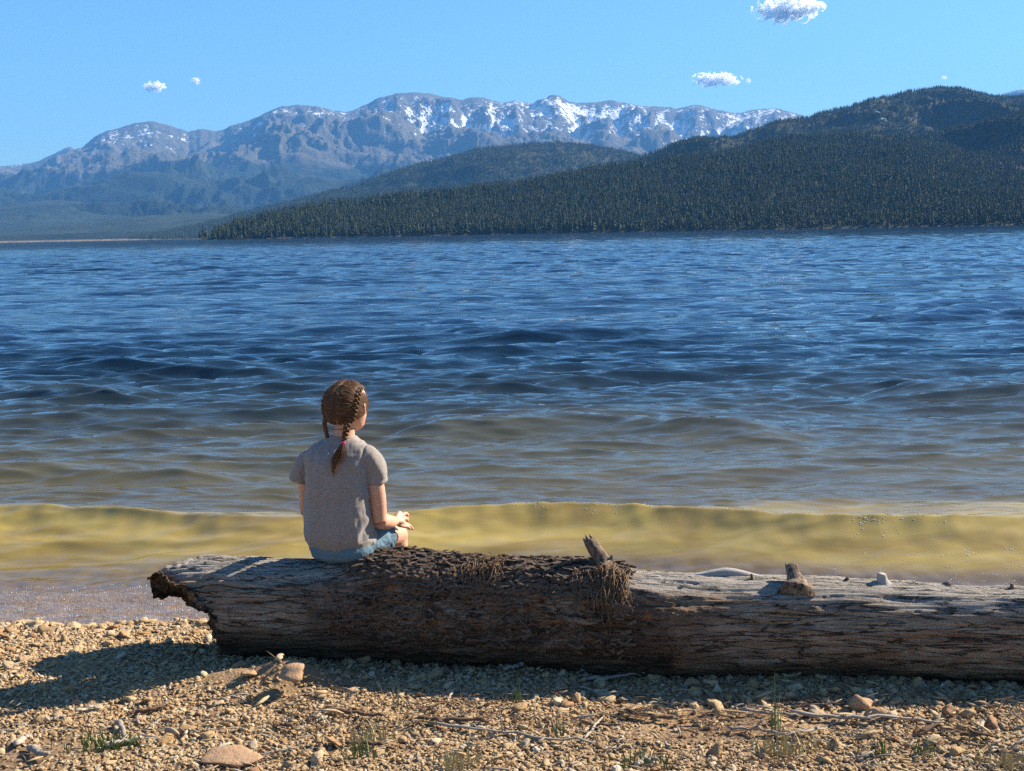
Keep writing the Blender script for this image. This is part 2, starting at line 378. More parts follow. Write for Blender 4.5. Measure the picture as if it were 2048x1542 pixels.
def wood_mat(name, dark, light, sc, bump_d):
    w = Mat(name, 0.95, 0.1)
    c = w.mix(w.ramp(w.noise(w.pos(), 1 / sc, 6, 0.65), [(0.42, 0), (0.6, 1)]), dark, light)
    c = w.mix(w.mrange(w.sep(w.pos())[2], 0.3, 1.0), (0.11, 0.088, 0.065), c)
    w.base(c).norm(w.bump(w.noise(w.pos(), 1 / (sc * 0.14), 6, 0.75), 0.9, bump_d)); return w.m
make_terrain('forested_foothills', TR_foot, wood_mat('far_forest_floor', (0.018, 0.030, 0.022), (0.032, 0.046, 0.030), 300, 22))
make_terrain('low_wooded_hills', TR_low, wood_mat('lower_forest_floor', (0.020, 0.032, 0.022), (0.038, 0.050, 0.032), 160, 18))
floor_m = wood_mat('forest_floor', (0.022, 0.028, 0.016), (0.045, 0.045, 0.026), 120, 3)
make_terrain('middle_hill', TR_mid, floor_m)
make_terrain('big_forested_hill', TR_big, floor_m)
make_terrain('right_hill', TR_right, floor_m)
make_terrain('wooded_point', TR_point, floor_m)

# ------------------------------------------------------------------ conifers
def conifer(seed, fat=1.0, layers=7):
    r = random.Random(seed); b = MB()
    b.tube([(0, 0, -0.05), (0, 0, 0.5), (0, 0, 0.96)], [0.016, 0.010, 0.002], 4)
    for k in range(layers):
        t = k / (layers - 1); z0 = 0.06 + 0.80 * t; h = 0.24 * (1 - 0.55 * t)
        rad = 0.155 * fat * (1 - t) ** 0.8 + 0.018
        n = 9; V = [(r.uniform(-.01, .01), r.uniform(-.01, .01), z0 + h)]
        a0 = r.random() * 6
        for i in range(n):
            rr = rad * (r.uniform(0.8, 1.25) if i % 2 else r.uniform(0.35, 0.7)); a = a0 + 2 * math.pi * i / n
            V.append((rr * math.cos(a), rr * math.sin(a), z0 + (0 if i % 2 else 0.03) + r.uniform(-0.015, 0.015)))
        b.add(V, [(0, 1 + i, 1 + (i + 1) % n) for i in range(n)])
    return b.mesh('conifer_crown_%02d' % seed, False)
def broadleaf(seed):
    r = random.Random(seed); b = MB(); b.tube([(0, 0, -0.05), (0.01, 0, 0.55)], [0.03, 0.015], 5)
    for i in range(130):
        d = Vector((r.gauss(0, 1), r.gauss(0, 1), r.gauss(0, 1))).normalized() * (r.random() ** 0.4)
        c = np.array([d.x * 0.32, d.y * 0.32, 0.58 + d.z * 0.36]); q = 0.055
        V = [c + np.array([r.uniform(-q, q), r.uniform(-q, q), r.uniform(-q, q)]) for _ in range(4)]
        b.add(V, [(0, 1, 2), (0, 2, 3)])
    return b.mesh('broadleaf_%02d' % seed, False)
tm = Mat('conifer_needles', 0.85, 0.15)
rn = tm.rand()
tm.base(tm.mix(tm.ramp(rn, [(0, 0), (0.7, 0.45), (0.93, 0.7), (1, 1)]), (0.018, 0.031, 0.014), (0.062, 0.078, 0.034)))
for k_ in range(8):
    pass
tree_meshes = [conifer(k, 0.75 + 0.12 * (k % 4), 6 + k % 3) for k in range(8)]
for q in tree_meshes: q.materials.append(tm.m)
lm = Mat('bright_leaves', 0.8, 0.2); lm.base((0.10, 0.16, 0.035))
bl = broadleaf(3); bl.materials.append(lm.m)

def forest(name, tr, n, hmin, hmax, azr, tmin=0.0, exclude=None):
    pts, t = scatter_on(tr, n, azr, tmin=tmin)
    keep = pts[:, 2] > 0.5
    keep &= (fbm(pts[:, 0] / 90, pts[:, 1] / 90, 2.0, 3) > -0.55) | (pts[:, 2] < 16)
    pts = pts[keep]; n = len(pts)
    h = RNG.uniform(hmin, hmax, n) * (1 - 0.2 * sst(0, 0.25, np.arctan2(pts[:, 0], pts[:, 1]))) * (1 + 0.25 * fbm(pts[:, 0] / 120, pts[:, 1] / 120, 1.0, 2))
    w = h * RNG.uniform(0.7, 1.5, n)
    return pts, np.stack([w, w, h], 1), np.stack([RNG.normal(0, .03, n), RNG.normal(0, .03, n), RNG.uniform(0, 6.28, n)], 1), RNG.integers(0, 8, n)
fp = forest('pt', TR_point, 44000, 7.0, 15.5, (-15, 27))
# the front row: trees one can tell apart
pts, scl, rot, idx = fp
azp = np.arctan2(pts[:, 0], pts[:, 1]); rp = np.hypot(pts[:, 0], pts[:, 1])
vis = (np.abs(azp) < R(22)) & (pts[:, 2] < 14)
score = np.where(vis, rp, 1e9); order = np.argsort(score)[:290]
mask = np.ones(len(pts), bool); mask[order] = False
instancer('spruce_forest', pts[mask], scl[mask], rot[mask], idx[mask], tree_meshes, None)
for k, i in enumerate(order):
    o = bpy.data.objects.new('spruce_tree', tree_meshes[idx[i]]); COL.objects.link(o)
    o.location = pts[i]; o.scale = scl[i]; o.rotation_euler = rot[i]
    tag(o, 'dark green spruce in the front row of the forest along the far shore', 'tree', 'spruces along the far shore')
for nm, tr, n, h0, h1, azr in (('hillside_forest', TR_big, 46000, 7, 14, (-6, 27)), ('right_slope_forest', TR_right, 24000, 7, 14, (2, 27)), ('middle_hill_forest', TR_mid, 36000, 7, 14, (-17, 9))):
    a_ = forest(nm, tr, n, h0, h1, azr); instancer(nm, *a_, tree_meshes, None)
b0 = P(1548, 459, 1170 ); bt = link('leafy_bush', bl)
bt.location = (b0[0], b0[1], 1.0); bt.scale = (20, 20, 13)
tag(bt, 'bright green leafy bush alone at the foot of the dark forest on the far shore', 'bush')
# pale rock outcrop in the slope
def rock_mesh(seed, flat=0.6, sub=2, rough=0.25):
    import bmesh
    bm = bmesh.new(); bmesh.ops.create_icosphere(bm, subdivisions=sub, radius=1)
    r = np.random.default_rng(seed); off = r.uniform(0, 50, 3); sx = r.uniform(0.7, 1.3, 3)
    cuts = r.normal(size=(9, 3)); cuts /= np.linalg.norm(cuts, axis=1)[:, None]; cd = r.uniform(0.50, 0.92, 9)
    for v in bm.verts:
        p = np.array(v.co)
        for c_, d_ in zip(cuts, cd):
            e = p @ c_ - d_
            if e > 0: p = p - c_ * e * 0.93
        p = p * (1 + rough * float(noise(*(p * 1.1 + off))))
        v.co = Vector((p[0] * sx[0], p[1] * sx[1], p[2] * flat * sx[2]))
    me = bpy.data.meshes.new('stone_%02d' % seed); bm.to_mesh(me); bm.free()
    me.polygons.foreach_set('use_smooth', np.ones(len(me.polygons), bool)); me.update(); return me
om = Mat('pale_outcrop', 0.9, 0.2); om.base(om.mix(om.noise(om.obj(), 3, 5), (0.20, 0.20, 0.19), (0.34, 0.33, 0.32)))
def surf_at(tr, u, v):                          # where the sight line meets a terrain sheet
    a0, s0 = azel(u, v); az, t, X, Y, Z = tr; j = np.searchsorted(az, a0)
    rr = np.hypot(X[:, j], Y[:, j]); e = (Z[:, j] - CAM[2]) / rr; i = np.argmax(e >= s0); return np.array([X[i, j], Y[i, j], Z[i, j]])
for k, (u, v, s, lab) in enumerate([(1762, 250, 17, 'pale bare rock outcrop rising among the trees high on the right hill'), (1750, 232, 10, 'small pale rock ledge just above the larger outcrop on the right hill')]):
    o = link('rock_outcrop', rock_mesh(100 + k, 0.7, 3, 0.5), om.m); q = surf_at(TR_big, u, v); o.location = q + np.array([0, -5, 6]); o.scale = (s * 0.7, s * 0.6, s * 0.32)
    tag(o, lab, 'rock outcrop')

# ------------------------------------------------------------------ beach
def ys(x):                                      # shoreline
    return 5.70 + 0.05 * noise(x * 0.9, 2.2) + 0.03 * noise(x * 3.1, 7.2)
def beach_z(x, y):
    d = ys(x) - y
    z = np.where(d > 0, 0.15 * (1 - np.exp(-np.clip(d, 0, 99) * 1.7)), 0.10 * d)
    z = np.where(d < -8, -0.8 + 0.2 * (d + 8), z); z = np.maximum(z, -6)
    near = sst(-1.5, 0.2, d)
    z = z + near * (-0.006 + 0.018 * noise(x * 1.3, y * 1.3, 3.0) + 0.012 * fbm(x * 4, y * 4, 1.0, 3))
    z = z + 0.045 * np.exp(-((x + 1.02) / 0.34) ** 2 - ((y - 4.52) / 0.11) ** 2) + 0.05 * np.exp(-((x + 0.84) / 0.10) ** 2 - ((y - 4.52) / 0.07) ** 2)  # sandy hump
    z = z + 0.02 * np.exp(-((x + 1.72) / 0.3) ** 2 - ((y - 4.78) / 0.1) ** 2)
    far = np.clip(-y - 6, 0, 99); z = z + 0.05 * far
    return z
xs = np.concatenate([-np.geomspace(900, 4, 40)[:-1], np.linspace(-4, 4, 480), np.geomspace(4, 900, 40)[1:]])
yy = np.concatenate([-np.geomspace(300, 0.5, 24), np.linspace(0, 2.5, 20)[:-1], np.linspace(2.5, 7.2, 320), np.geomspace(7.21, 60, 30), np.array([100, 200, 400, 800, 1300, 2500, 6000])])
X, Y = np.meshgrid(xs, yy); Z = beach_z(X, Y)
fine = ((np.abs(X) < 4) & (Y > 2.5) & (Y < 7.2))
Z = Z + fine * (0.004 * ridged(X * 22, Y * 22, 1.0, 3) - 0.006)
sm = Mat('beach_sand_and_grit', 0.9, 0.25)
p_ = sm.pos(); n1 = sm.noise(p_, 2.5, 5, 0.6); n2 = sm.noise(p_, 90, 4, 0.7)
c_ = sm.mix(sm.ramp(n1, [(0.4, 0), (0.62, 1)]), (0.27, 0.175, 0.10), (0.48, 0.32, 0.17))
c_ = sm.mix(n2, sm.mix(0.55, c_, (0.05, 0.03, 0.02)), c_)
wet = sm.mrange(sm.sep(p_)[2], 0.012, 0.035, 1, 0)
c_ = sm.mix(wet, c_, sm.mix(0.3, c_, (0.05, 0.03, 0.015), 'MIX'))
sm.base(c_).norm(sm.bump(sm.noise(p_, 160, 5, 0.75), 0.8, 0.006, sm.bump(sm.vor(p_, 70), 0.7, 0.008)))
sm.set(sm.b.inputs['Roughness'], sm.mrange(wet, 0, 1, 0.92, 0.35))
beach = tag(link('beach', mesh_np('beach', np.stack([X, Y, Z], -1).reshape(-1, 3), grid_faces(*X.shape)), sm.m), kind='structure')

# ------------------------------------------------------------------ water
yw = [5.3]
while yw[-1] < 5200:
    y = yw[-1]; fine_ = 1.25 * y * y / 4450
    step = fine_ if fine_ < 0.30 else (0.30 if y < 110 else min(0.30 * (y / 110) ** 1.5, 60))
    yw.append(y + step)
yw = np.array(yw)
tx = np.concatenate([-np.tan(np.linspace(R(74), R(25), 34))[:-1], np.tan(np.linspace(R(-25), R(25), 500)), np.tan(np.linspace(R(25), R(74), 34))[1:]])
YW = yw[:, None] + 0 * tx[None]; XW = YW * tx[None]
dy = np.gradient(yw)[:, None]; dx = (YW * 2 * math.tan(R(25)) / 500)
wr = np.random.default_rng(21)
eta = np.zeros_like(YW); gx = np.zeros_like(YW)
ncomp = 170
lams = np.geomspace(0.10, 6.0, ncomp) * wr.uniform(0.95, 1.05, ncomp)
for lam in lams:
    k = 2 * math.pi / lam
    spread = 0.26 if lam > 1.5 else (0.34 if lam > 0.5 else 0.45)
    th = -math.pi / 2 + 0.12 + wr.normal() * spread
    if lam < 0.9: th = -math.pi / 2 + wr.choice([-0.16, 0.24]) + wr.normal() * 0.17
    a = 0.0155 * (lam / 2.4) ** 1.0 * (0.46 if lam > 1.3 else (0.66 if lam > 0.6 else 1.3)) if lam < 2.4 else 0.0085 * math.exp(-((lam - 2.4) / 2.0) ** 2)
    a *= math.sqrt(130 / ncomp) * (1 - 0.3 * sst(1.3, 1.9, np.array(lam)))
    a *= wr.uniform(0.5, 1.4)
    kx, ky = k * math.cos(th), k * math.sin(th)
    fade = np.clip((lam / dy - 1.6) / 1.6, 0, 1) * np.clip((lam / dx - 1.8) / 1.6, 0, 1)
    ph = kx * XW + ky * YW + wr.uniform(0, 6.28)
    eta += fade * a * (np.cos(ph) + 0.18 * np.cos(2 * ph)); gx += fade * a * math.sin(th) * np.sin(ph)
group = 1 + 0.55 * fbm(XW / 9, YW / 6, 1.0, 3)
depthf = 0.38 + 0.40 * sst(6.3, 8.2, YW) + 0.5 * sst(8, 17, YW) + 0.45 * sst(20, 60, YW)
shore = sst(5.75, 6.6, YW) * 0.65 + 0.35
chop = np.clip(group, 0.3, 2) * depthf * shore
eta = eta * chop; gx = gx * chop
def swell(px, h, front, back, foot=None, lo=None, hi=None):      # one shoaling wave; px: its crest as seen from the beach
    pts = []
    for (u, v) in px:
        r_ = ray(u, v); s_ = (h - CAM[2]) / r_[2]; q = CAM + s_ * r_; pts.append(q[:2])
    pts = np.array(pts); xd = np.linspace(-14, 14, 1401); wq = np.hanning(81); wq /= wq.sum()
    yd = np.convolve(np.pad(np.interp(xd, pts[:, 0], pts[:, 1]), 40, mode='edge'), wq, 'valid')
    yc = np.interp(XW, xd, yd) + 0.05 * noise(XW * 0.9, 3.3 + h) + 0.012 * noise(XW * 4, 1.3 + h)
    e = np.where(YW < yc, np.clip(1 + (YW - yc) / (front * 1.25), 0, 1) ** 1.9, np.exp(-np.clip((YW - yc), 0, 99) ** 1.1 / back))
    x0, x1 = pts[0, 0], pts[-1, 0]
    w = 1.0
    if lo: w = w * sst(x0 - lo, x0 + lo, XW)
    if hi: w = w * (1 - sst(x1 - hi, x1 + hi, XW))
    return h * e * w
main = swell([(-500, 1000), (0, 998), (300, 1008), (600, 1018), (850, 1004), (1100, 998), (1300, 1006), (1500, 1020), (1750, 1034), (2048, 1034), (2600, 1026)], 0.235, 0.62, 0.55)
main = main * (0.84 + 0.16 * sst(-1, 1, XW)) * (1 + 0.10 * noise(XW * 1.0, 1.1) + 0.05 * noise(XW * 3 + YW * 2, YW * 4, 1.1) + 0.035 * noise(XW * 8, YW * 11, 3.1))
eta = eta * (1 - 0.50 * np.clip(main / 0.235, 0, 1) * (YW < 8)) + main
eta = eta + swell([(820, 836), (900, 830), (1100, 822), (1250, 828), (1400, 836), (1560, 842)], 0.15, 0.75, 0.7, None, 0.35, 0.35)
eta = eta + swell([(-100, 768), (60, 768), (250, 778)], 0.12, 0.6, 0.6, None, 0.3, 0.4)
eta = eta + swell([(1800, 768), (1850, 764), (1950, 768), (2150, 772)], 0.15, 0.7, 0.7, None, 0.5, 0.5)
eta = eta + swell([(160, 730), (260, 726), (480, 728), (560, 730)], 0.12, 0.6, 0.7, None, 0.6, 0.6)
eta = eta + swell([(930, 668), (1100, 668), (1350, 665), (1600, 668)], 0.12, 0.8, 0.9, None, 1.0, 1.0)
eta = eta + swell([(450, 652), (560, 650), (660, 652)], 0.10, 0.8, 0.9, None, 0.6, 0.6)
eta = eta + swell([(-100, 945), (150, 930), (420, 945)], 0.07, 0.45, 0.4, None, 0.3, 0.3)
eta = eta + swell([(1080, 1030), (1500, 1060)], 0.0, 0.5, 0.45)
for q_ in range(36):                              # tiny cross ripples over the pebbles at the edge
    lam = wr.uniform(0.05, 0.2); t_ = wr.uniform(0, 6.28); k_ = 6.2832 / lam
    eta += 0.028 * lam / 6.28 * np.cos(k_ * math.cos(t_) * XW + k_ * math.sin(t_) * YW + t_ * 9) * (1 - sst(6.2, 6.9, YW)) * (1 - sst(0.02, 0.06, main))
swash = 0.012 * np.exp(-((YW - ys(XW) - 0.35) / 0.5) ** 2) + 0.004
ZW = eta + swash
YG = YW - 0.85 * gx
wv = Mat('lake_water', 0.04, 0.5)
wp = wv.pos(); sx = wv.sep(wp)
dist = sx[1]
n_t = wv.noise(wv.map(wp, (0.25, 0.5, 0.5)), 1.0, 4, 0.6)
yt = wv.math('ADD', dist, wv.math('MULTIPLY', wv.math('SUBTRACT', n_t, 0.5), 3.0))
body = wv.ramp(wv.mrange(yt, 5, 30), [(0.0, (0.50, 0.365, 0.085)), (0.085, (0.52, 0.385, 0.080)), (0.11, (0.15, 0.12, 0.04)), (0.19, (0.12, 0.108, 0.045)), (0.32, (0.036, 0.046, 0.034)), (0.48, (0.006, 0.020, 0.034)), (0.85, (0.002, 0.014, 0.046))])
body = wv.mix(wv.attr('sandy'), body, (0.42, 0.31, 0.195))
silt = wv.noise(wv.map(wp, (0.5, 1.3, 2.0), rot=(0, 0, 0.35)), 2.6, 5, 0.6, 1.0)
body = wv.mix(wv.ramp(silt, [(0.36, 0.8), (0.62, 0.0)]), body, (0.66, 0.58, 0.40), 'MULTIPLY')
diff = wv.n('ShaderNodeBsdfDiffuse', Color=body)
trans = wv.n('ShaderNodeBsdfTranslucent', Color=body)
tp = wv.n('ShaderNodeBsdfTransparent'); tp.inputs[0].default_value = (1.0, 0.95, 0.88, 1)
mixb = wv.n('ShaderNodeMixShader'); mixb.inputs[0].default_value = 0.25
wv.t.links.new(diff.outputs[0], mixb.inputs[1]); wv.t.links.new(trans.outputs[0], mixb.inputs[2])
clear = wv.attr('clear')
mixc = wv.n('ShaderNodeMixShader'); wv.set(mixc.inputs[0], clear)
wv.t.links.new(mixb.outputs[0], mixc.inputs[1]); wv.t.links.new(tp.outputs[0], mixc.inputs[2])
b1 = wv.noise(wv.map(wp, (0.62, 2.0, 1.0), rot=(0, 0, 0.12)), 6.5, 2.5, 0.5, 0.5)
b2 = wv.noise(wv.map(wp, (0.6, 1.8, 1.0)), 30.0, 3, 0.55, 0.4)
bm_ = wv.noise(wv.map(wp, (0.75, 1.8, 1.0), rot=(0, 0, -0.1)), 3.2, 2, 0.5, 0.3)
b3 = wv.noise(wv.map(wp, (0.75, 1.7, 1.0)), 0.95, 2, 0.5, 0.3)
b4 = wv.noise(wv.map(wp, (0.4, 1.5, 1.0)), 0.17, 2, 0.5, 0.3)
calm = wv.attr('calm')
h_ = wv.math('ADD', wv.math('MULTIPLY', b1, wv.mrange(dist, 14, 28, 0.011, 0.001)), wv.math('MULTIPLY', b2, wv.mrange(dist, 8, 15, 0.0016, 0.0)))
h_ = wv.math('MULTIPLY', h_, calm)
h_ = wv.math('ADD', h_, wv.math('MULTIPLY', bm_, wv.math('MULTIPLY', wv.mrange(dist, 8, 16, 0.004, 0.030), wv.mrange(dist, 35, 90, 1.0, 0.1))))
h_ = wv.math('ADD', h_, wv.math('MULTIPLY', b3, wv.math('MULTIPLY', wv.mrange(dist, 25, 60, 0.0, 0.11), wv.mrange(dist, 150, 400, 1.0, 0.2))))
h_ = wv.math('ADD', h_, wv.math('MULTIPLY', b4, wv.mrange(dist, 120, 300, 0.0, 0.55)))
bmp = wv.bump(h_, 1.0, 1.0)
gl = wv.n('ShaderNodeBsdfGlossy', Roughness=0.05); wv.set(gl.inputs['Normal'], bmp)
fr = wv.n('ShaderNodeFresnel', IOR=2.05); wv.set(fr.inputs['Normal'], bmp)
mixf = wv.n('ShaderNodeMixShader'); wv.set(mixf.inputs[0], wv.math('MULTIPLY', wv.math('MULTIPLY', fr.outputs[0], wv.math('SUBTRACT', 1.0, wv.n('ShaderNodeNewGeometry').outputs['Backfacing'])), wv.mrange(dist, 70, 450, 1.0, 0.55)))
wv.t.links.new(mixc.outputs[0], mixf.inputs[1]); wv.t.links.new(gl.outputs[0], mixf.inputs[2])
wv.t.links.new(mixf.outputs[0], wv.out.inputs['Surface'])
clear_a = (1 - sst(0.45, 1.7, YW - ys(XW))) * 0.62 * (1 - sst(0.03, 0.12, ZW)) * (1 - sst(0.02, 0.10, main))
calm_a = 1 - 0.35 * np.clip(main / 0.2, 0, 1) * (YW < 7.6) * sst(6.3, 6.6, YW)
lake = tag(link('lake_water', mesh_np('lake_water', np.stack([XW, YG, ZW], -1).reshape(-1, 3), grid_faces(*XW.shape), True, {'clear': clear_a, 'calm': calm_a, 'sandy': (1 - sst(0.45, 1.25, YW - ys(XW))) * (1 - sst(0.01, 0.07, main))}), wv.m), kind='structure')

# foam flecks, plus white beads whose colour stands in for sun glints
fg = np.random.default_rng(31); fx, fy = [], []
def flecks(u0, u1, v0, v1, n, cl=1.0):
    for _ in range(n):
        u, v = fg.uniform(u0, u1), fg.uniform(v0, v1); r_ = ray(u, v); q = CAM + r_ * ((0.03 - CAM[2]) / r_[2])
        if fbm(q[0] * 9 * cl, q[1] * 22 * cl, 3.0, 3) > 0.2:
            fx.append(q[0]); fy.append(q[1])
flecks(0, 430, 1168, 1262, 5200); flecks(-500, 0, 1178, 1262, 900); flecks(1640, 2048, 1135, 1175, 1800); flecks(2048, 2500, 1110, 1175, 400)
flecks(900, 1500, 1120, 1150, 60); flecks(430, 900, 1120, 1160, 100)
for (u0, u1, v_, n) in ((1020, 1110, 1000, 60), (1165, 1310, 1001, 190), (1440, 1540, 1016, 60), (1700, 1900, 1040, 60)):
    for _ in range(n):
        u = fg.uniform(u0, u1); r_ = ray(u, v_ + abs(fg.normal(0, 6)) - 3); q = CAM + r_ * ((0.225 - CAM[2]) / r_[2]); fx.append(q[0]); fy.append(q[1])
fx, fy = np.array(fx), np.array(fy)
iy = np.searchsorted(yw, fy).clip(1, len(yw) - 1); ix = np.array([np.searchsorted(tx, a) for a in fx / fy]).clip(1, len(tx) - 1)
fz = ZW[iy, ix] + 0.001; fy = YG[iy, ix]; fx = XW[iy, ix]
fm = Mat('foam_glint_white', 0.12, 0.6); fm.base((0.85, 0.85, 0.85)); s_ = MB(); s_.ball((0, 0, 0), 1.0, 5); bead = s_.mesh('foam_glint_bead'); bead.materials.append(fm.m)
fs = fg.uniform(0.0006, 0.0016, len(fx)) * np.where(fz > 0.12, 1.6, 1.0) * np.where(fg.random(len(fx)) < 0.06, 1.7, 1)
instancer('foam_and_glints', np.stack([fx, fy, fz], 1), np.stack([fs * fg.uniform(1, 2.5, len(fx)), fs, fs * 0.7], 1), np.zeros((len(fx), 3)), np.zeros(len(fx), int), [bead], None)

# ------------------------------------------------------------------ clouds (beyond the mountains, outside the haze)
def cloud(name, u0, v0, u1, v1, seed, lab, dens=0.012, D=26000):
    c = P((u0 + u1) / 2, (v0 + v1) / 2, D); w = (u1 - u0) / F * D / 2; h = (v1 - v0) / F * D / 2
    b = MB(); r = random.Random(seed)
    b.ball((0, 0, 0), (1.15, 1.15, 1.2), 8)
    o = b.build(name, None); o.location = c; o.scale = (w, w * 0.6, h)
    cm = bpy.data.materials.new(name + '_vapour'); cm.use_nodes = True; t = cm.node_tree; t.nodes.clear()
    M_ = Mat.__new__(Mat); M_.m = cm; M_.t = t
    ov = M_.obj(); vol = M_.n('ShaderNodeVolumePrincipled'); vol.inputs['Color'].default_value = (1, 1, 1, 1)
    ln = M_.n('ShaderNodeVectorMath', operation='LENGTH'); M_.set(ln.inputs[0], ov)
    asp = w / h
    nn = M_.noise(M_.map(ov, (1.0 * min(asp, 3), 0.6, 1.0), (seed * 3.1, seed, 0)), 1.9, 8, 0.6, 0.5)
    f_ = M_.math('ADD', M_.math('MULTIPLY', M_.math('SUBTRACT', 1.0, ln.outputs['Value']), 0.55), M_.math('MULTIPLY', M_.math('SUBTRACT', nn, 0.5), 1.9))
    dn = M_.mrange(f_, 0.13, 0.25, 0, dens * 2.6); M_.set(vol.inputs['Density'], dn)
    vol.inputs['Anisotropy'].default_value = 0.2
    out = M_.n('ShaderNodeOutputMaterial'); t.links.new(vol.outputs[0], out.inputs['Volume'])
    o.data.materials.append(cm); tag(o, lab, 'cloud'); return o
cloud('cloud', 1504, -12, 1646, 46, 1, 'largest white cloud, cut by the top edge of the sky above the right hill')
cloud('cloud', 1380, 145, 1482, 174, 2, 'long flat white cloud low in the sky right of the snowy peaks', 0.012)
cloud('cloud', 286, 162, 332, 184, 3, 'small wispy cloud above the left rounded mountain', 0.018)
cloud('cloud', 381, 153, 402, 170, 4, 'tiny faint cloud wisp just right of the wispy cloud over the left mountain', 0.012)
cloud('cloud', 1880, 150, 1896, 162, 5, 'tiny faint cloud wisp just above the summit of the forested hill', 0.012)
cloud('cloud', 1490, 155, 1503, 168, 6, 'tiny cloud speck beside the right end of the long flat cloud', 0.014)

# ------------------------------------------------------------------ air
hz = MB(); x, y0, y1, z0, z1 = 19500, -420, 15600, -8, 1850
hz.add([(-x, y0, z0), (x, y0, z0), (x, y1, z0), (-x, y1, z0), (-x, y0, z1), (x, y0, z1), (x, y1, z1), (-x, y1, z1)],
       [(0, 3, 2, 1), (4, 5, 6, 7), (0, 1, 5, 4), (1, 2, 6, 5), (2, 3, 7, 6), (3, 0, 4, 7)])
ho = hz.build('haze', None, None, False)
hm = bpy.data.materials.new('haze_air'); hm.use_nodes = True; t = hm.node_tree; t.nodes.clear()
v_ = t.nodes.new('ShaderNodeVolumePrincipled'); v_.inputs['Color'].default_value = (0.15, 0.44, 0.95, 1); v_.inputs['Density'].default_value = 4.8e-5
oo = t.nodes.new('ShaderNodeOutputMaterial'); t.links.new(v_.outputs[0], oo.inputs['Volume'])
ho.data.materials.append(hm); ho['kind'] = 'stuff'; ho.visible_shadow = True

# ------------------------------------------------------------------ the log
top_l = [(300, 1126), (345, 1126), (390, 1119), (430, 1117), (500, 1118), (620, 1124), (700, 1122), (745, 1118), (800, 1109), (850, 1113), (900, 1119), (1000, 1128), (1150, 1131), (1255, 1140), (1330, 1149), (1420, 1154), (1600, 1157), (1700, 1159), (1800, 1164), (2048, 1173), (2400, 1190)]
bot_l = [(300, 1300), (430, 1302), (700, 1311), (1000, 1322), (1300, 1342), (1700, 1351), (2048, 1361), (2400, 1380)]
lu = np.concatenate([np.linspace(312, 500, 170)[:-1], np.linspace(500, 2048, 800), np.linspace(2048, 3100, 60)[1:]])
vt = np.interp(lu, *np.array(top_l).T); vb = np.interp(lu, *np.array(bot_l).T)
ld = np.interp(lu, [300, 430, 800, 1300, 2048, 3100], [5.16, 5.10, 5.0, 4.76, 4.58, 4.34])
LC = np.array([P(u, (a + b) / 2, d) for u, a, b, d in zip(lu, vt, vb, ld)])
LR = (vb - vt) / 2 / F * ld * 0.985
# smooth axis, let the skyline carry the detail
kk = 61
def smooth1(q):
    w = np.hanning(kk); w /= w.sum(); return np.convolve(np.pad(q, kk // 2, mode='edge'), w, 'valid')
LC[:, 1] = smooth1(LC[:, 1])
AX = LC[-1] - LC[0]; AX[2] = 0; AX /= np.linalg.norm(AX)                # along the log, to the right
SIDE = np.array([AX[1], -AX[0], 0.0])                                    # towards the camera
NTH = 210
th = np.arange(NTH) / NTH * 2 * math.pi                                  # 0 = top, growing towards the camera
def log_r(ui, t_):                              # relative relief (m) of the surface at photo column u, angle
    u = ui; x = u * 0.002
    fib = 0.0045 * ridged(x * 1.1, t_ * 9, 1.0, 4) + 0.0030 * noise(x * 4, t_ * 40, 2.0) + (0.004 * ridged(x * 6, t_ * 12, 8.0, 3)) * (1 - sst(1250, 1500, u))
    lump = 0.012 * noise(x * 1.6, np.cos(t_) * 1.2, np.sin(t_) * 1.2) + 0.006 * noise(x * 5, np.cos(t_) * 3, np.sin(t_) * 3)
    e = 60 * noise(x * 2.3, np.cos(t_) * 2, np.sin(t_) * 2)
    bark = sst(665, 730, u + e) * (1 - sst(1225, 1285, u + e)) * sst(-1.9, -1.5, np.where(t_ > math.pi, t_ - 2 * math.pi, t_)) * (1 - sst(0.55, 1.1, np.where(t_ > math.pi, t_ - 2 * math.pi, t_) + 0.5 * noise(x * 3, t_ * 2, 5.0)))
    tw = np.where(t_ > math.pi, t_ - 2 * math.pi, t_)
    bk = 0.010 + 0.010 * ridged(x * 11, tw * 9, 4.0, 3) + 0.006 * noise(x * 40, tw * 30, 1.0)
    face = sst(600, 700, u + e) * (1 - sst(1330, 1460, u + e)) * sst(0.5, 1.0, tw) * (1 - sst(2.6, 3.0, tw))
    fl = np.floor((noise(x * 4.2, tw * 3.6, 9.0) + 0.35 * noise(x * 13, tw * 9, 2.0)) * 5) / 5
    flake = 0.015 * fl + 0.006 * ridged(x * 9, tw * 14, 3.0, 3)
    crack = -0.010 * np.clip(1 - np.abs(noise(x * 0.55, tw * 3.4 + 0.25 * noise(x * 1.2, tw * 2, 4.0), 6.0)) * 28, 0, 1) * (1 - face)
    hole = -0.012 * sst(0.60, 0.75, noise(x * 16, tw * 14, 11.0)) * (1 - bark)
    return fib + lump + bark * bk + face * flake + crack + hole, bark, face
UU = lu[:, None] + 0 * th[None]; TT = 0 * lu[:, None] + th[None]
rel, barkA, faceA = log_r(UU, TT)
tw = np.where(TT > math.pi, TT - 2 * math.pi, TT)
# flattened broken underside and slab-like left end
RR = LR[:, None] + rel
Lx = LC[:, None, :] + RR[..., None] * (np.cos(TT)[..., None] * np.array([0, 0, 1.0]) + np.sin(TT)[..., None] * SIDE)
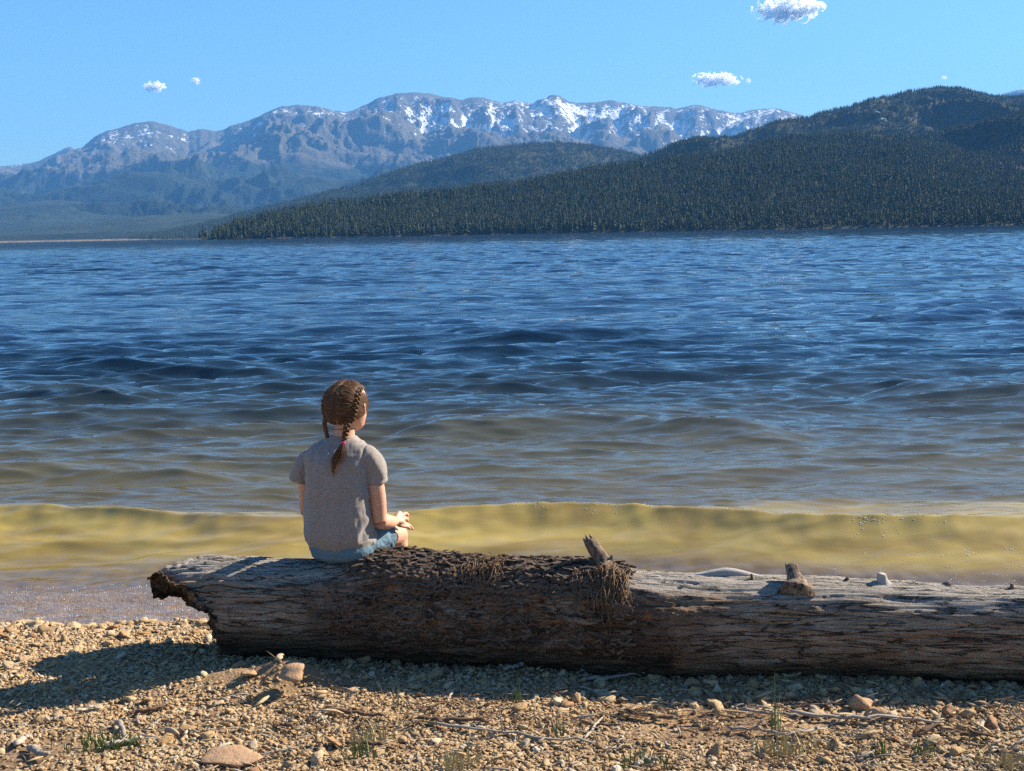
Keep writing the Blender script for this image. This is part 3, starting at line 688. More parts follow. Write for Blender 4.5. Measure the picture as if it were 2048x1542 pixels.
# broken end: below this height the wood is gone
zb_px = [(300, 1150), (318, 1148), (324, 1158), (340, 1168), (372, 1176), (386, 1186), (392, 1204), (405, 1218), (424, 1226), (428, 1244), (432, 1268), (440, 1302), (446, 1400)]
zb_v = np.interp(lu, *np.array(zb_px).T)
zb_v = zb_v + (5 * noise(lu * 0.11, 3.1) + 4 * noise(lu * 0.35, 8.8)) * (lu < 440)
def zat(q, vv_):                                # height of the sight line vv_ above / below each point
    dd = (q - CAM) @ _f; u_ = 1024 + F * ((q - CAM) @ _R) / dd; v_ = np.interp(u_, lu, vv_)
    return u_, CAM[2] + dd * (_f[2] + (u_ - 1024) / F * _R[2] + (771 - v_) / F * _U[2])
PU, zb = zat(Lx, zb_v)
PU0 = PU + 0
cutw = 1 - sst(438, 448, lu)
jag = (0.008 * ridged(UU * 0.05, TT * 5, 3.0, 3))
zcut = zb + jag
low = (Lx[..., 2] < zcut) & (PU < 447)
endw = (1 - sst(425, 470, PU)) * sst(322, 350, PU)
Lx[..., 2] = np.where(low, zcut, Lx[..., 2])
Lx = Lx + AX * ((0.022 * ridged(Lx[..., 2] * 26, TT * 4, 2.0, 4) - 0.02) * endw * sst(0.5, 1.4, np.abs(tw)))[..., None]
tip = sst(310, 400, lu)[:, None] ** 0.6
mid = LC[:, None, :2] + SIDE[:2] * 0.05
Lx[..., :2] = np.where(lu[:, None, None] < 400, mid + (Lx[..., :2] - mid) * (0.12 + 0.88 * tip[..., None]), Lx[..., :2])
ztop0 = np.array([P(u, v, d)[2] for u, v, d in zip(lu, np.interp(lu, [300, 318, 330, 345, 390], [1150, 1146, 1134, 1127, 1119]), ld)])
Lx[..., 2] = np.where(lu[:, None] < 392, np.minimum(Lx[..., 2], ztop0[:, None] + 0.01 * noise(UU * 0.08, TT * 2, 3.0)), Lx[..., 2])
V = Lx.reshape(-1, 3); Fq = grid_faces(len(lu), NTH, True)[:, ::-1]
brk = (1 - sst(0, 0.02, np.abs(Lx[..., 2] - zcut))) * (PU0 < 447)
gr = Mat('weathered_log_wood', 0.88, 0.25)
gp = gr.pos()
lmap = gr.n('ShaderNodeCombineXYZ'); gr.set(lmap.inputs[0], gr.attr('lx')); gr.set(lmap.inputs[1], gr.attr('la')); lm_ = lmap.outputs[0]
g1 = gr.noise(gr.map(lm_, (2.2, 10, 1)), 2.0, 8, 0.65, 0.4); g2 = gr.noise(gr.map(lm_, (6, 60, 1)), 2.0, 6, 0.7, 0.8); g3 = gr.noise(gp, 5, 5, 0.6)
wood_ = gr.mix(gr.ramp(g1, [(0.35, 0), (0.62, 1)]), (0.31, 0.195, 0.125), (0.52, 0.375, 0.26))
ckn = gr.noise(gr.map(lm_, (1.6, 15, 1)), 2.0, 5, 0.55, 0.5); crk = gr.ramp(ckn, [(0.478, 0), (0.497, 1), (0.503, 1), (0.522, 0)])
wood_ = gr.mix(gr.ramp(g2, [(0.32, 1), (0.5, 0)]), wood_, (0.11, 0.078, 0.058))
silver = gr.mix(gr.ramp(g2, [(0.30, 0), (0.55, 1)]), (0.17, 0.145, 0.12), (0.46, 0.41, 0.36))
wood_ = gr.mix(gr.attr('top'), wood_, silver)
brown = gr.mix(gr.ramp(g3, [(0.4, 0), (0.65, 1)]), (0.115, 0.068, 0.042), (0.31, 0.19, 0.12))
orange = gr.mix(gr.ramp(gr.noise(gp, 7.5, 4, 0.6), [(0.58, 0), (0.66, 1)]), brown, (0.34, 0.16, 0.065))
orange = gr.mix(gr.ramp(gr.noise(gr.map(gp, (1, 1, 2.2)), 6.5, 4, 0.6, 0.6), [(0.56, 0), (0.60, 1)]), orange, (0.33, 0.25, 0.18))
orange = gr.mix(gr.ramp(gr.noise(gr.map(lm_, (5, 16, 1)), 3.0, 6, 0.75, 1.2), [(0.40, 1), (0.47, 0)]), orange, (0.02, 0.014, 0.01))
wood_ = gr.mix(gr.math('MULTIPLY', crk, 0.85), wood_, (0.022, 0.015, 0.011))
wood_ = gr.mix(gr.attr('face'), wood_, orange)
wood_ = gr.mix(gr.attr('bark'), wood_, gr.mix(gr.ramp(gr.noise(gp, 45, 4, 0.7), [(0.4, 0), (0.7, 1)]), (0.03, 0.02, 0.015), (0.20, 0.14, 0.10)))
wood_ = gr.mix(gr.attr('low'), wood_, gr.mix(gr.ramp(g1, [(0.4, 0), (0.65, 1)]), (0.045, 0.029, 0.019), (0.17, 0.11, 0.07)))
holes = gr.ramp(gr.vor(gr.map(lm_, (14, 22, 1)), 1.6), [(0.07, 1), (0.10, 0)])
wood_ = gr.mix(gr.math('MULTIPLY', holes, gr.ramp(gr.noise(gp, 2.3, 2), [(0.5, 0), (0.6, 1)])), wood_, (0.012, 0.009, 0.007))
gh = gr.math('ADD', gr.math('SUBTRACT', g2, gr.math('MULTIPLY', crk, 1.2)), gr.math('MULTIPLY', gr.noise(gr.map(lm_, (20, 120, 1)), 2.0, 5, 0.7), 0.6))
gr.base(wood_).norm(gr.bump(gh, 1.0, 0.014, gr.bump(gr.noise(gp, 60, 6, 0.75), 0.8, 0.010)))
topA = (1 - sst(0.55, 1.0, tw + 0.25 * noise(UU * 0.006, TT * 2, 1.0))) * sst(-2.2, -1.6, tw) * (1 - barkA)
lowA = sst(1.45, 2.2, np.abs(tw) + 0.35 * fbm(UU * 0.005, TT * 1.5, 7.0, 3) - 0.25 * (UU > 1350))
lxA = UU * 0.002; laA = TT * 0.19
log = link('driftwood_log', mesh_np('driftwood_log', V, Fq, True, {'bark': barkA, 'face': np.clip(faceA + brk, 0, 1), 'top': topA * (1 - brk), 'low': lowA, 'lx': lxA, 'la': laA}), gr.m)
tag(log, 'large weathered driftwood log along the shore, bark on its middle, left end broken', 'log')
# plate of bark
stm = Mat('branch_stub_wood', 0.9, 0.2)
q_ = stm.noise(stm.map(stm.pos(), (30, 30, 6)), 2, 5, 0.7)
stm.base(stm.mix(stm.ramp(q_, [(0.35, 0), (0.6, 1)]), (0.035, 0.022, 0.015), (0.24, 0.18, 0.135))).norm(stm.bump(q_, 1.0, 0.01))
silm = Mat('silvered_wood', 0.85, 0.2); q_ = silm.noise(silm.map(silm.pos(), (8, 40, 40)), 2, 5, 0.7); silm.base(silm.mix(q_, (0.20, 0.17, 0.15), (0.52, 0.48, 0.44))).norm(silm.bump(q_, 0.8, 0.008))
def logpt(u, t_, lift=0.0):
    i = int(np.clip(np.searchsorted(lu, u), 0, len(lu) - 1)); j = int(round((t_ % (2 * math.pi)) / (2 * math.pi) * NTH)) % NTH
    nrm = math.cos(t_) * np.array([0, 0, 1.0]) + math.sin(t_) * SIDE
    return Lx[i, j] + nrm * lift
def stub(pts, rads, seed, label=None, mat=None, splint=True):
    """pts: photo pixels at the log's depth"""
    r = random.Random(seed); b = MB(); n = 14
    c = curve_pts(pts, 12); rr = np.interp(np.linspace(0, 1, 12), np.linspace(0, 1, len(rads)), rads)
    rings = []
    for i in range(12):
        a = np.arange(n) * 2 * math.pi / n
        k = 1 + 0.16 * noise(np.cos(a) * 1.6 + seed, np.sin(a) * 1.6, i * 0.25)
        T = c[min(i + 1, 11)] - c[max(i - 1, 0)]; T /= np.linalg.norm(T); N = np.cross(T, [0, 1, 0.2]); N /= np.linalg.norm(N); B = np.cross(T, N)
        rings.append(c[i] + (rr[i] * k * np.cos(a))[:, None] * N + (rr[i] * k * np.sin(a))[:, None] * B)
    b.rings(rings)
    if splint:
        T = c[-1] - c[-3]; T /= np.linalg.norm(T)
        for k in range(7):
            a = rings[-1][r.randrange(n)] * 0.75 + c[-1] * 0.25; L = r.uniform(0.4, 1.3) * rr[-1]
            b.tube([a - T * rr[-1], a + T * L * 0.5 + np.array([r.gauss(0, .002), 0, 0]), a + T * L], [rr[-1] * 0.35, rr[-1] * 0.25, rr[-1] * 0.03], 5)
    o = b.build('branch_stub', mat or stm.m, log)
    if label: o['label'] = label
    return o
def lp(u, v, du=0.0):                           # point above the log at a photo pixel
    return PY(u, v, np.interp(u, lu, LC[:, 1]) + du)
stub([lp(1217, 1156, -.05), lp(1208, 1130), lp(1196, 1108), lp(1184, 1090), lp(1177, 1079)], [0.046, 0.034, 0.028, 0.024, 0.020], 1, 'tall splintered branch stub leaning left')
stub([lp(1212, 1132), lp(1221, 1120), lp(1224, 1110)], [0.016, 0.010, 0.003], 5, None, None, False)
stub([lp(1592, 1192, -.09), lp(1592, 1170, -.05), lp(1588, 1150, -.03), lp(1583, 1133)], [0.072, 0.045, 0.026, 0.023], 2, 'thick splintered branch stub right of centre')
stub([lp(1610, 1185, -.06), lp(1618, 1173, -.04), lp(1625, 1166)], [0.04, 0.016, 0.009], 3, None, None, False)
stub([lp(1768, 1176), lp(1765, 1163), lp(1763, 1150), lp(1763, 1147)], [0.045, 0.022, 0.016, 0.015], 4, 'short cleanly cut stub', silm.m, False)
stub([lp(1893, 1182), lp(1896, 1172), lp(1904, 1166)], [0.030, 0.020, 0.010], 6, None, None, False)
stub([lp(1506, 1163), lp(1504, 1154), lp(1503, 1148)], [0.012, 0.006, 0.004], 7, None, None, False)
stub([lp(1694, 1168), lp(1694, 1160), lp(1697, 1155)], [0.014, 0.010, 0.005], 8, None, None, False)
stub([lp(2025, 1180), lp(2024, 1172), lp(2024, 1167)], [0.012, 0.008, 0.005], 9, None, None, False)
stub([lp(958, 1166, -.10), lp(948, 1150, -.10), lp(941, 1136, -.08)], [0.016, 0.011, 0.004], 10, 'pale pointed sliver standing on the bark', silm.m, False)
# pale rib of wood rising along the top right of the bark
rb = MB(); rb.tube([logpt(u, -0.25 + 0.0002 * (u - 1400), -0.012 + 0.020 * math.exp(-((u - 1455) / 42) ** 2)) for u in range(1340, 1560, 12)], [0.02 * math.sin(math.pi * (i + 0.6) / 19.2) + 0.004 for i in range(19)], 8)
rb.build('raised_rib', silm.m, log)
# old roots and dry straw hanging over the log
rtm = Mat('dry_roots', 0.9, 0.15); rtm.base(rtm.mix(rtm.noise(rtm.pos(), 30, 3), (0.07, 0.04, 0.024), (0.26, 0.17, 0.10)))
def root_tuft(u0, u1, t0, t1, n, seed, curly=0.4, thick=0.0016, lift=0.012):
    r = random.Random(seed); b = MB()
    for k in range(n):
        u = r.uniform(u0, u1); ta = r.uniform(t0 - 0.15, t0 + 0.25 * (t1 - t0)); tb = r.uniform(ta + 0.2 * (t1 - ta), t1)
        pts = []; du = 0; m_ = 9; lf = r.uniform(0.004, lift * 2)
        for i in range(m_):
            f_ = i / (m_ - 1); du += r.gauss(0, 5 * curly)
            q = logpt(u + du + 10 * curly * math.sin(f_ * 5 + k), ta + (tb - ta) * f_, 0.003 + lf * math.sin(math.pi * min(1, f_ * 1.2 + 0.1)) + r.uniform(0, 0.003))
            pts.append(q)
        b.tube(curve_pts(pts, 12), np.linspace(thick * r.uniform(0.8, 1.8), thick * 0.5, 12), 4, False)
    return b.build('root_tuft', rtm.m, log)
root_tuft(1195, 1262, 0.25, 1.25, 60, 1, 0.5, 0.0020, 0.016)
root_tuft(1185, 1250, 0.4, 1.6, 30, 21, 0.5, 0.0016, 0.012)
for k in range(26):
    pass
root_tuft(940, 1012, 0.25, 1.1, 48, 2, 0.6, 0.0017, 0.014)
root_tuft(985, 1010, 0.1, 0.6, 16, 3, 0.7, 0.0016, 0.014)
for (u, a, b_, n, s) in ((650, 1.15, 1.85, 14, 4), (608, 1.3, 1.8, 4, 5), (712, 1.3, 1.9, 6, 6), (874, 1.2, 1.9, 4, 7), (782, 1.0, 1.8, 7, 8), (1066, 1.1, 1.9, 9, 9), (1138, 1.2, 1.8, 4, 11), (1508, 1.0, 1.7, 9, 12), (500, 1.3, 1.8, 4, 13), (1160, 0.5, 1.3, 26, 14), (1105, 0.5, 1.1, 14, 15), (895, 0.6, 1.4, 10, 16)):
    root_tuft(u - 10, u + 10, a, b_, max(3, n // 2), s, 0.12, 0.0011, 0.004)
# loose bark scales on the rough middle
bkm = Mat('bark_scale', 0.9, 0.2); bkm.base(bkm.mix(bkm.noise(bkm.pos(), 60, 4, 0.7), (0.022, 0.014, 0.010), (0.20, 0.14, 0.10)))
bs = MB(); r = random.Random(5)
for k in range(5200):
    u = r.uniform(680, 1270); t_ = r.uniform(-1.5, 1.15) if k % 4 else r.uniform(0.6, 2.0) 
    i = int(np.searchsorted(lu, u)); j = int((t_ % 6.2832) / 6.2832 * NTH) % NTH
    if barkA[i, j] < 0.5 and not (k % 4 == 0 and faceA[i, j] > 0.5 and r.random() < 0.35): continue
    c = logpt(u, t_, 0.002); n_ = math.cos(t_) * np.array([0, 0, 1.0]) + math.sin(t_) * SIDE
    n_ = n_ + np.array([r.gauss(0, .2), r.gauss(0, .2), r.gauss(0, .2)]); n_ /= np.linalg.norm(n_)
    a = np.cross(n_, AX + np.array([0, 0, r.gauss(0, .5)])); a /= np.linalg.norm(a); b2_ = np.cross(n_, a)
    L, W, H = r.uniform(0.006, 0.024), r.uniform(0.002, 0.006), r.uniform(0.001, 0.004)
    Vv = [c + a * W * sa + b2_ * L * sb * r.uniform(0.6, 1.2) + n_ * H * hh for hh in (-0.4, 1) for sa, sb in ((-1, -1), (1, -1), (1, 1), (-1, 1))]
    bs.add(Vv, [(0, 3, 2, 1), (4, 5, 6, 7), (0, 1, 5, 4), (1, 2, 6, 5), (2, 3, 7, 6), (3, 0, 4, 7)])
o = bs.build('bark_scales', bkm.m, log, False); o['kind'] = 'stuff'

# ------------------------------------------------------------------ pebbles
pm = Mat('beach_pebble', 0.82, 0.3)
rn = pm.rand(); r2 = pm.n('ShaderNodeTexWhiteNoise', noise_dimensions='1D'); pm.set(r2.inputs['W'], rn)
c_ = pm.ramp(rn, [(0.0, (0.40, 0.26, 0.13)), (0.14, (0.62, 0.47, 0.28)), (0.30, (0.54, 0.38, 0.20)), (0.42, (0.70, 0.58, 0.40)), (0.52, (0.42, 0.22, 0.11)), (0.60, (0.60, 0.44, 0.25)), (0.72, (0.42, 0.38, 0.31)), (0.80, (0.66, 0.49, 0.31)), (0.90, (0.24, 0.18, 0.13)), (0.95, (0.72, 0.64, 0.52))], 'CONSTANT')
c_ = pm.mix(pm.mrange(r2.outputs['Value'], 0, 1, 0.1, 0.7), c_, (0.47, 0.30, 0.14))
c_ = pm.mix(pm.ramp(pm.noise(pm.obj(), 2.2, 5, 0.7), [(0.42, 0.25), (0.62, 0)]), c_, (0.16, 0.10, 0.06))
wet = pm.mrange(pm.sep(pm.pos())[2], 0.0, 0.03, 1, 0)
c_ = pm.mix(wet, c_, pm.mix(0.28, c_, (0.12, 0.05, 0.02)))
pm.base(c_).norm(pm.bump(pm.noise(pm.obj(), 5, 5, 0.75), 0.5, 0.12))
pm.set(pm.b.inputs['Roughness'], pm.mrange(wet, 0, 1, 0.85, 0.25))
pebs = [rock_mesh(200 + k, (0.5, 0.65, 0.8, 0.42)[k % 4], 2, 0.6) for k in range(14)]
for q in pebs: q.name = 'pebble'; q.materials.append(pm.m)
def peb_field(n, xr, yr, smin, smax, pw, seed, keepf=None):
    g = np.random.default_rng(seed)
    x = g.uniform(*xr, n); y = g.uniform(*yr, n)
    if keepf is not None:
        k = g.random(n) < keepf(x, y); x, y = x[k], y[k]
    n = len(x); s = smin + (smax - smin) * g.random(n) ** pw
    z = beach_z(x, y) + s * g.uniform(0.0, 0.45, n)
    z = z - s * 0.2 * (y < 4.5)
    sc = np.stack([s * g.uniform(0.8, 1.35, n), s * g.uniform(0.8, 1.2, n), s * g.uniform(0.8, 1.1, n)], 1)
    return np.stack([x, y, z], 1), sc, np.stack([g.normal(0, .35, n), g.normal(0, .35, n), g.uniform(0, 6.28, n)], 1), g.integers(0, len(pebs), n)
def dens_s(x, y):                               # fine gravel thins out on the sandy humps
    sandy = sst(0.25, 0.6, fbm(x * 0.9, y * 1.6, 4.0, 2)) + np.exp(-((x + 1.0) / 0.35) ** 2 - ((y - 4.52) / 0.12) ** 2) * 1.1 + np.exp(-((x + 1.72) / 0.28) ** 2 - ((y - 4.76) / 0.09) ** 2)
    shade = np.exp(-((x - 0.0) / 1.0) ** 2) * np.exp(-((y - 4.62) / 0.12) ** 2) * 0.6
    return np.clip(1 - 0.85 * sandy - shade, 0.08, 1)
def dens_b(x, y):                               # coarser stones collect to the right of the log
    right = sst(-0.1, 1.0, x) * np.exp(-((y - 4.35) / 0.22) ** 2)
    edge = np.exp(-((y - 5.55) / 0.16) ** 2) * 0.8 * (x < 0)
    return np.clip(0.10 + 0.9 * right + edge, 0, 1) * np.clip(dens_s(x, y) + 0.2, 0, 1)
A = peb_field(170000, (-3.4, 3.4), (2.5, 6.5), 0.0040, 0.010, 1.4, 1, dens_s)
B = peb_field(60000, (-3.4, 3.4), (2.5, 6.4), 0.008, 0.016, 2.0, 2, lambda x, y: (dens_b(x, y) * 0.75 + 0.16 * dens_s(x, y)) * (y < 5.85))
Cc = peb_field(8500, (-3.4, 3.4), (2.5, 5.75), 0.016, 0.033, 1.7, 3, lambda x, y: dens_b(x, y) * 0.9 + 0.03)
pts, scl, rot, idx = [np.concatenate(q) for q in zip(A, B, Cc)]
d_ = pts - CAM; dep = d_ @ _f; uu = 1024 + F * (d_ @ _R) / dep; vv = 771 - F * (d_ @ _U) / dep
front_log = np.interp(pts[:, 0], LC[:, 0], LC[:, 1] - LR * 0.95)
seen = (uu > 5) & (uu < 2043) & (vv < 1535) & ((vv > np.interp(uu, *np.array(bot_l).T) + 4) | ((uu < 425) & (vv > 1262)))
size = scl.mean(1) / dep * seen
order = np.argsort(-size)[:300]; mask = np.ones(len(pts), bool); mask[order] = False
g_ = instancer('gravel', pts[mask], scl[mask], rot[mask], idx[mask], pebs, None, beach)
for i in order:
    o = bpy.data.objects.new('pebble', pebs[idx[i]]); COL.objects.link(o); o.parent = beach
    o.location = pts[i] + np.array([0, 0, scl[i, 2] * 0.15]); o.scale = scl[i]; o.rotation_euler = rot[i]
# single larger stones
def gp_(u, v):                                  # ground point at a photo pixel
    r_ = ray(u, v); s_ = (0.12 - CAM[2]) / r_[2]
    for _ in range(8):
        q = CAM + s_ * r_; s_ = (beach_z(q[0], q[1]) - CAM[2]) / r_[2]
    return CAM + s_ * r_
flatm = Mat('sandstone', 0.9, 0.2); flatm.base(flatm.mix(flatm.noise(flatm.pos(), 25, 6, 0.65), (0.26, 0.15, 0.085), (0.47, 0.31, 0.19))).norm(flatm.bump(flatm.noise(flatm.pos(), 60, 6, 0.7), 0.8, 0.01))
for k, (u, v, sx_, sy_, sz_, m_, lab) in enumerate([
    (452, 1520, 0.125, 0.10, 0.030, flatm.m, 'large flat sandy orange slab of rock at the bottom edge, left of the girl'),
    (588, 1352, 0.050, 0.045, 0.042, flatm.m, 'rounded sandy boulder half buried at the edge of the log shadow'),
    (497, 1350, 0.032, 0.03, 0.024, flatm.m, 'small tan stone left of the half buried sandy boulder'),
    (635, 1526, 0.022, 0.02, 0.034, pebs and pm.m, 'pale upright stone standing at the bottom edge below the girl'),
    (1115, 1410, 0.028, 0.026, 0.026, pm.m, 'round tan stone alone in the sunlit gravel below the tall branch stub'),
    (1262, 1425, 0.036, 0.028, 0.024, pm.m, 'large pale oval stone above the thin curved stick right of centre'),
    (1722, 1418, 0.036, 0.03, 0.045, flatm.m, 'brown pointed rock standing up in the gravel on the right'),
    (1752, 1438, 0.040, 0.03, 0.045, flatm.m, 'dark red brown split rock beside the brown pointed rock'),
    (1903, 1430, 0.042, 0.034, 0.032, pm.m, 'broad tan stone in the gravel under the right end of the log'),
    (1632, 1425, 0.026, 0.022, 0.024, pm.m, 'pale round stone left of the brown pointed rock'),
    (1908, 1508, 0.026, 0.022, 0.02, pm.m, 'whitish stone near the bottom right above the grass'),
    (1565, 1352, 0.040, 0.036, 0.034, pm.m, 'grey boulder in the shade against the foot of the log below the thick stub'),
    (1745, 1352, 0.040, 0.036, 0.034, pm.m, 'shaded grey boulder at the foot of the log below the short cut stub'),
    (1920, 1358, 0.046, 0.036, 0.030, pm.m, 'wide shaded grey stone at the foot of the log near the right edge'),
    (648, 1316, 0.020, 0.018, 0.018, pm.m, 'small pale round stone in the log shadow below the girl'),
    (1425, 1411, 0.030, 0.026, 0.022, pm.m, 'orange tan stone in the sunlit gravel below the pale patch of the log'),
    (45, 1322, 0.026, 0.024, 0.026, flatm.m, 'rust brown pointed stone at the left edge of the beach')]):
    o = link('stone', rock_mesh(400 + k, 0.75, 3, 0.3), m_); q = gp_(u, v); o.location = q + np.array([0, 0, sz_ * 0.30]); o.scale = (sx_, sy_, sz_); o.rotation_euler = (0, 0, k * 1.3)
    tag(o, lab, 'stone')

# ------------------------------------------------------------------ sticks, chips and straw
wm = {}
for nm, a, b_ in (('bleached', (0.27, 0.225, 0.175), (0.50, 0.43, 0.35)), ('brown', (0.07, 0.042, 0.027), (0.20, 0.125, 0.08)), ('grey', (0.19, 0.16, 0.135), (0.37, 0.32, 0.27)), ('straw', (0.30, 0.21, 0.11), (0.52, 0.40, 0.23))):
    q = Mat(nm + '_driftwood', 0.9, 0.2); f_ = q.noise(q.map(q.pos(), (12, 40, 40)), 2, 5, 0.7); q.base(q.mix(f_, a, b_)).norm(q.bump(f_, 0.9, 0.006)); wm[nm] = q.m
def stick(px, rad, kind, lab, seed, flat=0.7, lift=0.012, twigs=0, cat='stick', name='driftwood_stick'):
    rad = rad * 0.78; r = random.Random(seed); g = [gp_(u, v) + np.array([0, 0, lift + rad * 0.5]) for u, v in px]
    c = curve_pts(g, 14); b = MB(); L = np.linalg.norm(c[-1] - c[0])
    for i in range(1, 13): c[i] += np.array([0, r.gauss(0, .004), r.gauss(0, .003)])
    rr = rad * np.array([0.45] + [1 + r.uniform(-.18, .18) for _ in range(12)] + [0.4]) * np.linspace(1.1, 0.75, 14)
    b.tube(c, rr, 8, True, flat)
    for k in range(twigs):
        i = r.randrange(3, 12); d = np.array([r.uniform(-1, 1), r.uniform(-.6, .6), r.uniform(0.3, 1)]) * L * 0.16
        b.tube([c[i], c[i] + d * 0.5, c[i] + d * 1.0 + np.array([0, 0, -.01])], [rad * 0.5, rad * 0.35, rad * 0.15], 5)
    o = b.build(name, wm[kind]); tag(o, lab, cat); return o
sticks = [
    ([(1580, 1430), (1640, 1440), (1720, 1446), (1800, 1444), (1890, 1453)], 0.011, 'bleached', 'long pale stick lying across the gravel at lower right', 1),
    ([(1470, 1430), (1540, 1433), (1600, 1440)], 0.008, 'grey', 'thin grey stick left of the long pale stick at lower right', 1),
    ([(1560, 1478), (1610, 1472), (1655, 1463)], 0.009, 'bleached', 'short whitish frayed stick below the long pale stick', 3),
    ([(1455, 1462), (1520, 1468), (1575, 1480)], 0.009, 'grey', 'grey stick slanting beside the tall grass stem at lower right', 1),
    ([(855, 1452), (930, 1463), (1020, 1475), (1120, 1488), (1200, 1496)], 0.008, 'grey', 'long thin grey stick running down to the right in the litter band', 1),
    ([(830, 1448), (900, 1446), (985, 1450)], 0.013, 'brown', 'flat brown strip of bark wood above the long thin grey stick', 0),
    ([(905, 1458), (940, 1460), (975, 1464)], 0.006, 'bleached', 'short pale sliver between the brown bark strip and the long grey stick', 0),
    ([(650, 1428), (700, 1432), (770, 1440)], 0.013, 'brown', 'dark brown stick half hidden in the gravel below the girl', 1),
    ([(255, 1436), (300, 1428), (340, 1419)], 0.014, 'brown', 'dark brown stick in the gravel left of centre above the bent pale branch', 0),
    ([(90, 1450), (110, 1444), (132, 1440)], 0.011, 'bleached', 'pale broken stick piece in the left gravel', 1),
    ([(150, 1432), (180, 1424), (205, 1422)], 0.010, 'bleached', 'pale knobbly stick above the green weed at left', 1),
    ([(366, 1394), (395, 1382), (425, 1368)], 0.004, 'straw', 'thin pale twig pointing up right below the shadow of the girl', 1),
    ([(470, 1388), (482, 1382), (498, 1374)], 0.004, 'straw', 'short pale twig right of the thin twig below the shadow', 0),
    ([(296, 1466), (310, 1456), (322, 1446)], 0.004, 'bleached', 'short white twig standing up left of the curved white twig', 0),
    ([(370, 1477), (378, 1470), (396, 1470)], 0.006, 'bleached', 'short curved white twig above the flat orange rock', 0),
    ([(210, 1500), (240, 1492), (285, 1483)], 0.014, 'bleached', 'thick pale driftwood piece at lower left, right end of the weed', 0),
    ([(236, 1452), (246, 1466), (250, 1486)], 0.012, 'grey', 'bent grey branch standing beside the weed at lower left', 0),
    ([(32, 1500), (46, 1488), (62, 1482)], 0.017, 'bleached', 'pale forked root piece in the lower left corner', 1),
    ([(58, 1500), (78, 1514), (100, 1520)], 0.016, 'grey', 'dark hollow curved wood piece at lower left', 0),
    ([(545, 1462), (570, 1458), (590, 1464)], 0.011, 'brown', 'short brown stick in the litter below the girl', 0),
    ([(1168, 1486), (1188, 1462), (1205, 1442)], 0.006, 'bleached', 'pale stick standing at a slant in the gravel right of centre', 1),
    ([(1195, 1425), (1215, 1440), (1235, 1450)], 0.003, 'bleached', 'thin pale twig crossing the slanting pale stick', 0),
    ([(1160, 1452), (1200, 1456), (1245, 1458)], 0.008, 'brown', 'brown stick behind the slanting pale stick', 0),
    ([(1250, 1434), (1300, 1440), (1352, 1443)], 0.014, 'brown', 'dark brown stick right of centre below the oval stone', 0),
    ([(1165, 1366), (1230, 1362), (1320, 1350)], 0.011, 'grey', 'grey stick in the shade along the foot of the log', 1),
    ([(1165, 1357), (1195, 1366), (1228, 1362)], 0.009, 'grey', 'short grey branch left of the grey stick at the foot of the log', 0),
    ([(1380, 1382), (1430, 1374), (1510, 1364)], 0.006, 'brown', 'thin dark stick reaching from the sunlit gravel into the log shadow', 1),
    ([(1008, 1346), (1035, 1340), (1056, 1332)], 0.013, 'grey', 'short thick grey stick in the log shadow', 0),
    ([(855, 1328), (920, 1324), (1000, 1328)], 0.010, 'grey', 'slim grey stick in the deep shade under the log', 0),
    ([(895, 1412), (902, 1396), (912, 1384)], 0.006, 'bleached', 'small white forked twig in the sunlit gravel below the log', 1),
    ([(920, 1506), (935, 1498), (948, 1498)], 0.009, 'bleached', 'pale chip of wood near the bottom centre', 0),
    ([(1955, 1470), (1963, 1458), (1972, 1448)], 0.009, 'bleached', 'white curved splinter near the right edge', 0),
    ([(1728, 1412), (1750, 1411), (1772, 1403)], 0.006, 'bleached', 'small pale stick between the rocks at right', 0),
    ([(1205, 1506), (1230, 1505), (1255, 1500)], 0.007, 'bleached', 'small white stick below the slanting pale stick', 0),
    ([(1840, 1470), (1880, 1462), (1930, 1476), (1990, 1484)], 0.013, 'brown', 'long dark stick in the litter at the right edge', 1),
    ([(1980, 1508), (2010, 1505), (2045, 1504)], 0.007, 'bleached', 'pale stick at the right edge above the grass', 0),
    ([(1270, 1538), (1290, 1531), (1318, 1530)], 0.012, 'bleached', 'curled white wood piece cut by the bottom edge', 0),
    ([(690, 1496), (740, 1494), (790, 1508)], 0.012, 'brown', 'brown bark strip beside the grass tuft below the girl', 0),
]
for k, (px, rad, kind, lab, tw_) in enumerate(sticks): stick(px, rad, kind, lab, 50 + k, 0.7, 0.012, tw_)
# bark chips and straw litter: uncountable
def chip(seed, L, W, H, bend):
    r = random.Random(seed); b = MB(); c = [(-L, 0, 0), (-L * .3, bend * .6, H), (L * .3, bend, H), (L, 0, 0)]
    b.tube(c, [W * .3, W, W * .9, W * .2], 5, True, 0.45); return b.mesh('litter_piece_%02d' % seed)
litter = []
for k in range(10):
    q = chip(k, 1.0, (0.10, 0.22, 0.07, 0.16, 0.05)[k % 5], 0.08 * (k % 3), 0.15 * math.sin(k)); q.materials.append(wm[('brown', 'straw', 'brown', 'grey', 'straw')[k % 5]]); litter.append(q)
g = np.random.default_rng(9); n = 42000
x = g.uniform(-3, 3, n); y = g.uniform(2.4, 4.75, n)
band = np.exp(-((y - (4.08 + 0.05 * np.sin(x * 2.2))) / 0.17) ** 2) * sst(-1.6, -0.3, x) + 0.35 * np.exp(-((y - 3.75) / 0.25) ** 2) * sst(-1.2, 0, x) + 0.22 * (y < 4.45) + 0.05
band = band * np.clip(0.55 + 1.3 * fbm(x * 2.2, y * 5, 3.0, 2), 0.05, 2)
k = g.random(n) < band; x, y = x[k], y[k]; n = len(x)
s = g.uniform(0.006, 0.026, n) * np.where(g.random(n) < 0.08, 1.9, 1)
